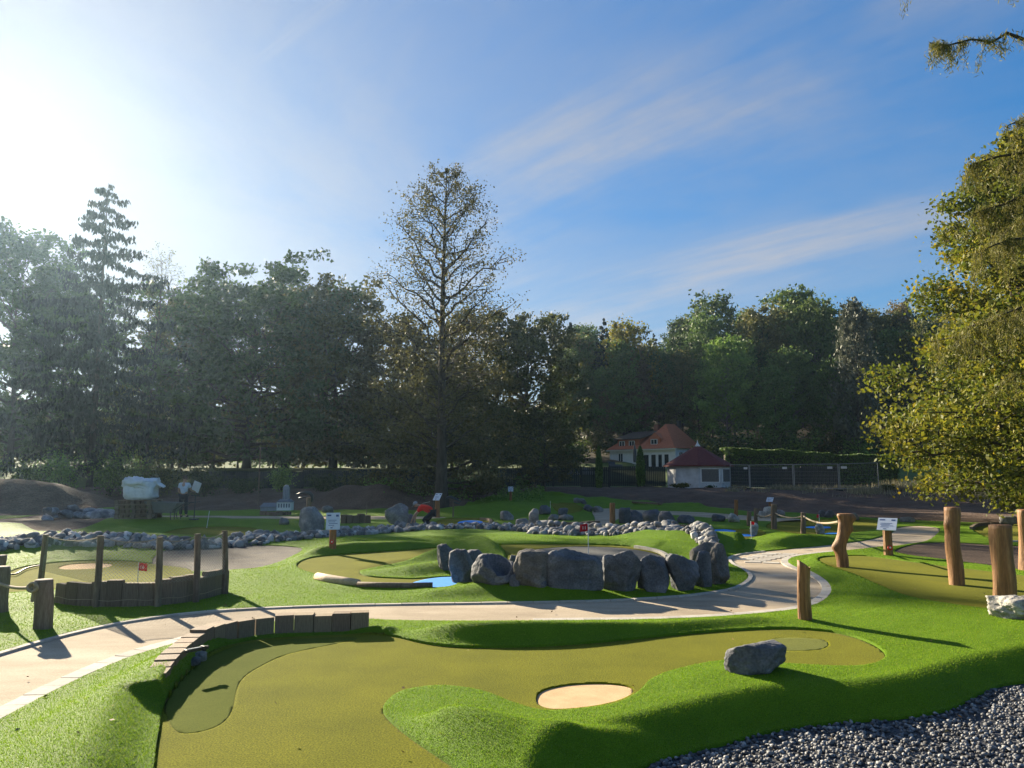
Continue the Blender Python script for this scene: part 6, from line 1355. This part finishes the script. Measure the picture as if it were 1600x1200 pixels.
worker = person('crouching worker in a red shirt, grey cap and dark gloves, laying stones in the stream', (g.x, g.y + .1, g.z), dict(
    pelvis=(X(675.5), 0, Zp(801)), chest=(X(661), 0, Zp(792)), neck=(X(654), 0, Zp(791)), head=(X(649.5), -.02, Zp(790)), shL=(X(658), .17, Zp(793)), shR=(X(658), -.17, Zp(794)), elL=(X(648), .22, Zp(806)), elR=(X(647.5), -.24, Zp(806)),
    wrL=(X(646), .16, Zp(817)), wrR=(X(642.5), -.18, Zp(817.5)), hipL=(X(675), .10, Zp(802)), hipR=(X(675), -.10, Zp(802)), knL=(X(664), .15, Zp(817.5)), knR=(X(661), -.15, Zp(813)), anL=(X(679), .14, Zp(818.5)), anR=(X(673), -.15, Zp(819.5)), toeL=(X(683), .14, Zp(820)), toeR=(X(668), -.16, Zp(821))),
    M_REDSHIRT, M_NAVY, plain('grey_cap', (.30, .31, .33), .8), glove=plain('black_glove', (.018, .018, .020), .8), boots=M_BOOT, face=(-.75, -.25, -.6), bulk=1.22)
m = MB()
for s in (-1, 1): m.box((X(665), s * .09, Zp(786.3)), (.30, .035, .012), Euler((0, R(-12), 0)).to_matrix())
m.build('reflective_braces', plain('reflective_strip', (.52, .50, .40), .5), worker)
g2 = hit(262, 810); g2 = Vector((g2.x, g2.y + 1.6, Hs(g2.x, g2.y + 1.6))); H_ = 1.84
st = person('person in a white shirt and dark trousers seen from behind, standing by the wheelbarrow', (g2.x - .06, g2.y, g2.z), dict(pelvis=(0, 0, .96), chest=(0, -.02, 1.34), neck=(.0, 0, 1.53), head=(.0, .03, 1.66), shL=(-.19, 0, 1.43), shR=(.19, 0, 1.43), elL=(-.26, .04, 1.14), elR=(.28, .08, 1.17),
    wrL=(-.22, .20, .97), wrR=(.34, .26, 1.12), hipL=(-.09, 0, .92), hipR=(.09, 0, .92), knL=(-.11, -.02, .5), knR=(.12, -.02, .5), anL=(-.11, .02, .09), anR=(.13, .02, .09), toeL=(-.12, .19, .04), toeR=(.15, .19, .04)), M_TEE, M_NAVY, None, boots=M_BOOT, face=(0, 1, 0), sleeve=.6, hair=plain('brown_hair', (.07, .045, .03), .7))
m = MB(); m.box((0, 0, 0), (.34, .03, .46), Euler((R(10), R(22), 0)).to_matrix()); o = m.build('white_panel', M_WHITE, loc=(g2.x + .34, g2.y + .30, g2.z + 1.32)); tag(o, 'white board held up by the standing person in white', 'board')
# ================================================================== HAZE: scattering volume added to imitate veiling lens glare towards the sun
def glare_haze():
    x0, x1, y0, y1, z0, z1 = -1600, 1600, -260, 2600, -3.0, 56.0
    m = MB(); m.box(((x0 + x1) / 2, (y0 + y1) / 2, (z0 + z1) / 2), (x1 - x0, y1 - y0, z1 - z0)); o = m.build('glare_haze', None)
    M = bpy.data.materials.new('glare_haze'); M.use_nodes = True; N = M.node_tree.nodes; N.clear(); out = N.new('ShaderNodeOutputMaterial'); v = N.new('ShaderNodeVolumePrincipled')
    v.inputs['Color'].default_value = (.52, .76, 1.0, 1); v.inputs['Density'].default_value = HAZE_DENSITY; v.inputs['Anisotropy'].default_value = .70
    M.node_tree.links.new(v.outputs[0], out.inputs['Volume']); o.data.materials.append(M); tag(o, 'thin scattering veil added for the lens glare towards the sun', 'glare_haze', kind='stuff')
HAZE_DENSITY = .00024
glare_haze()
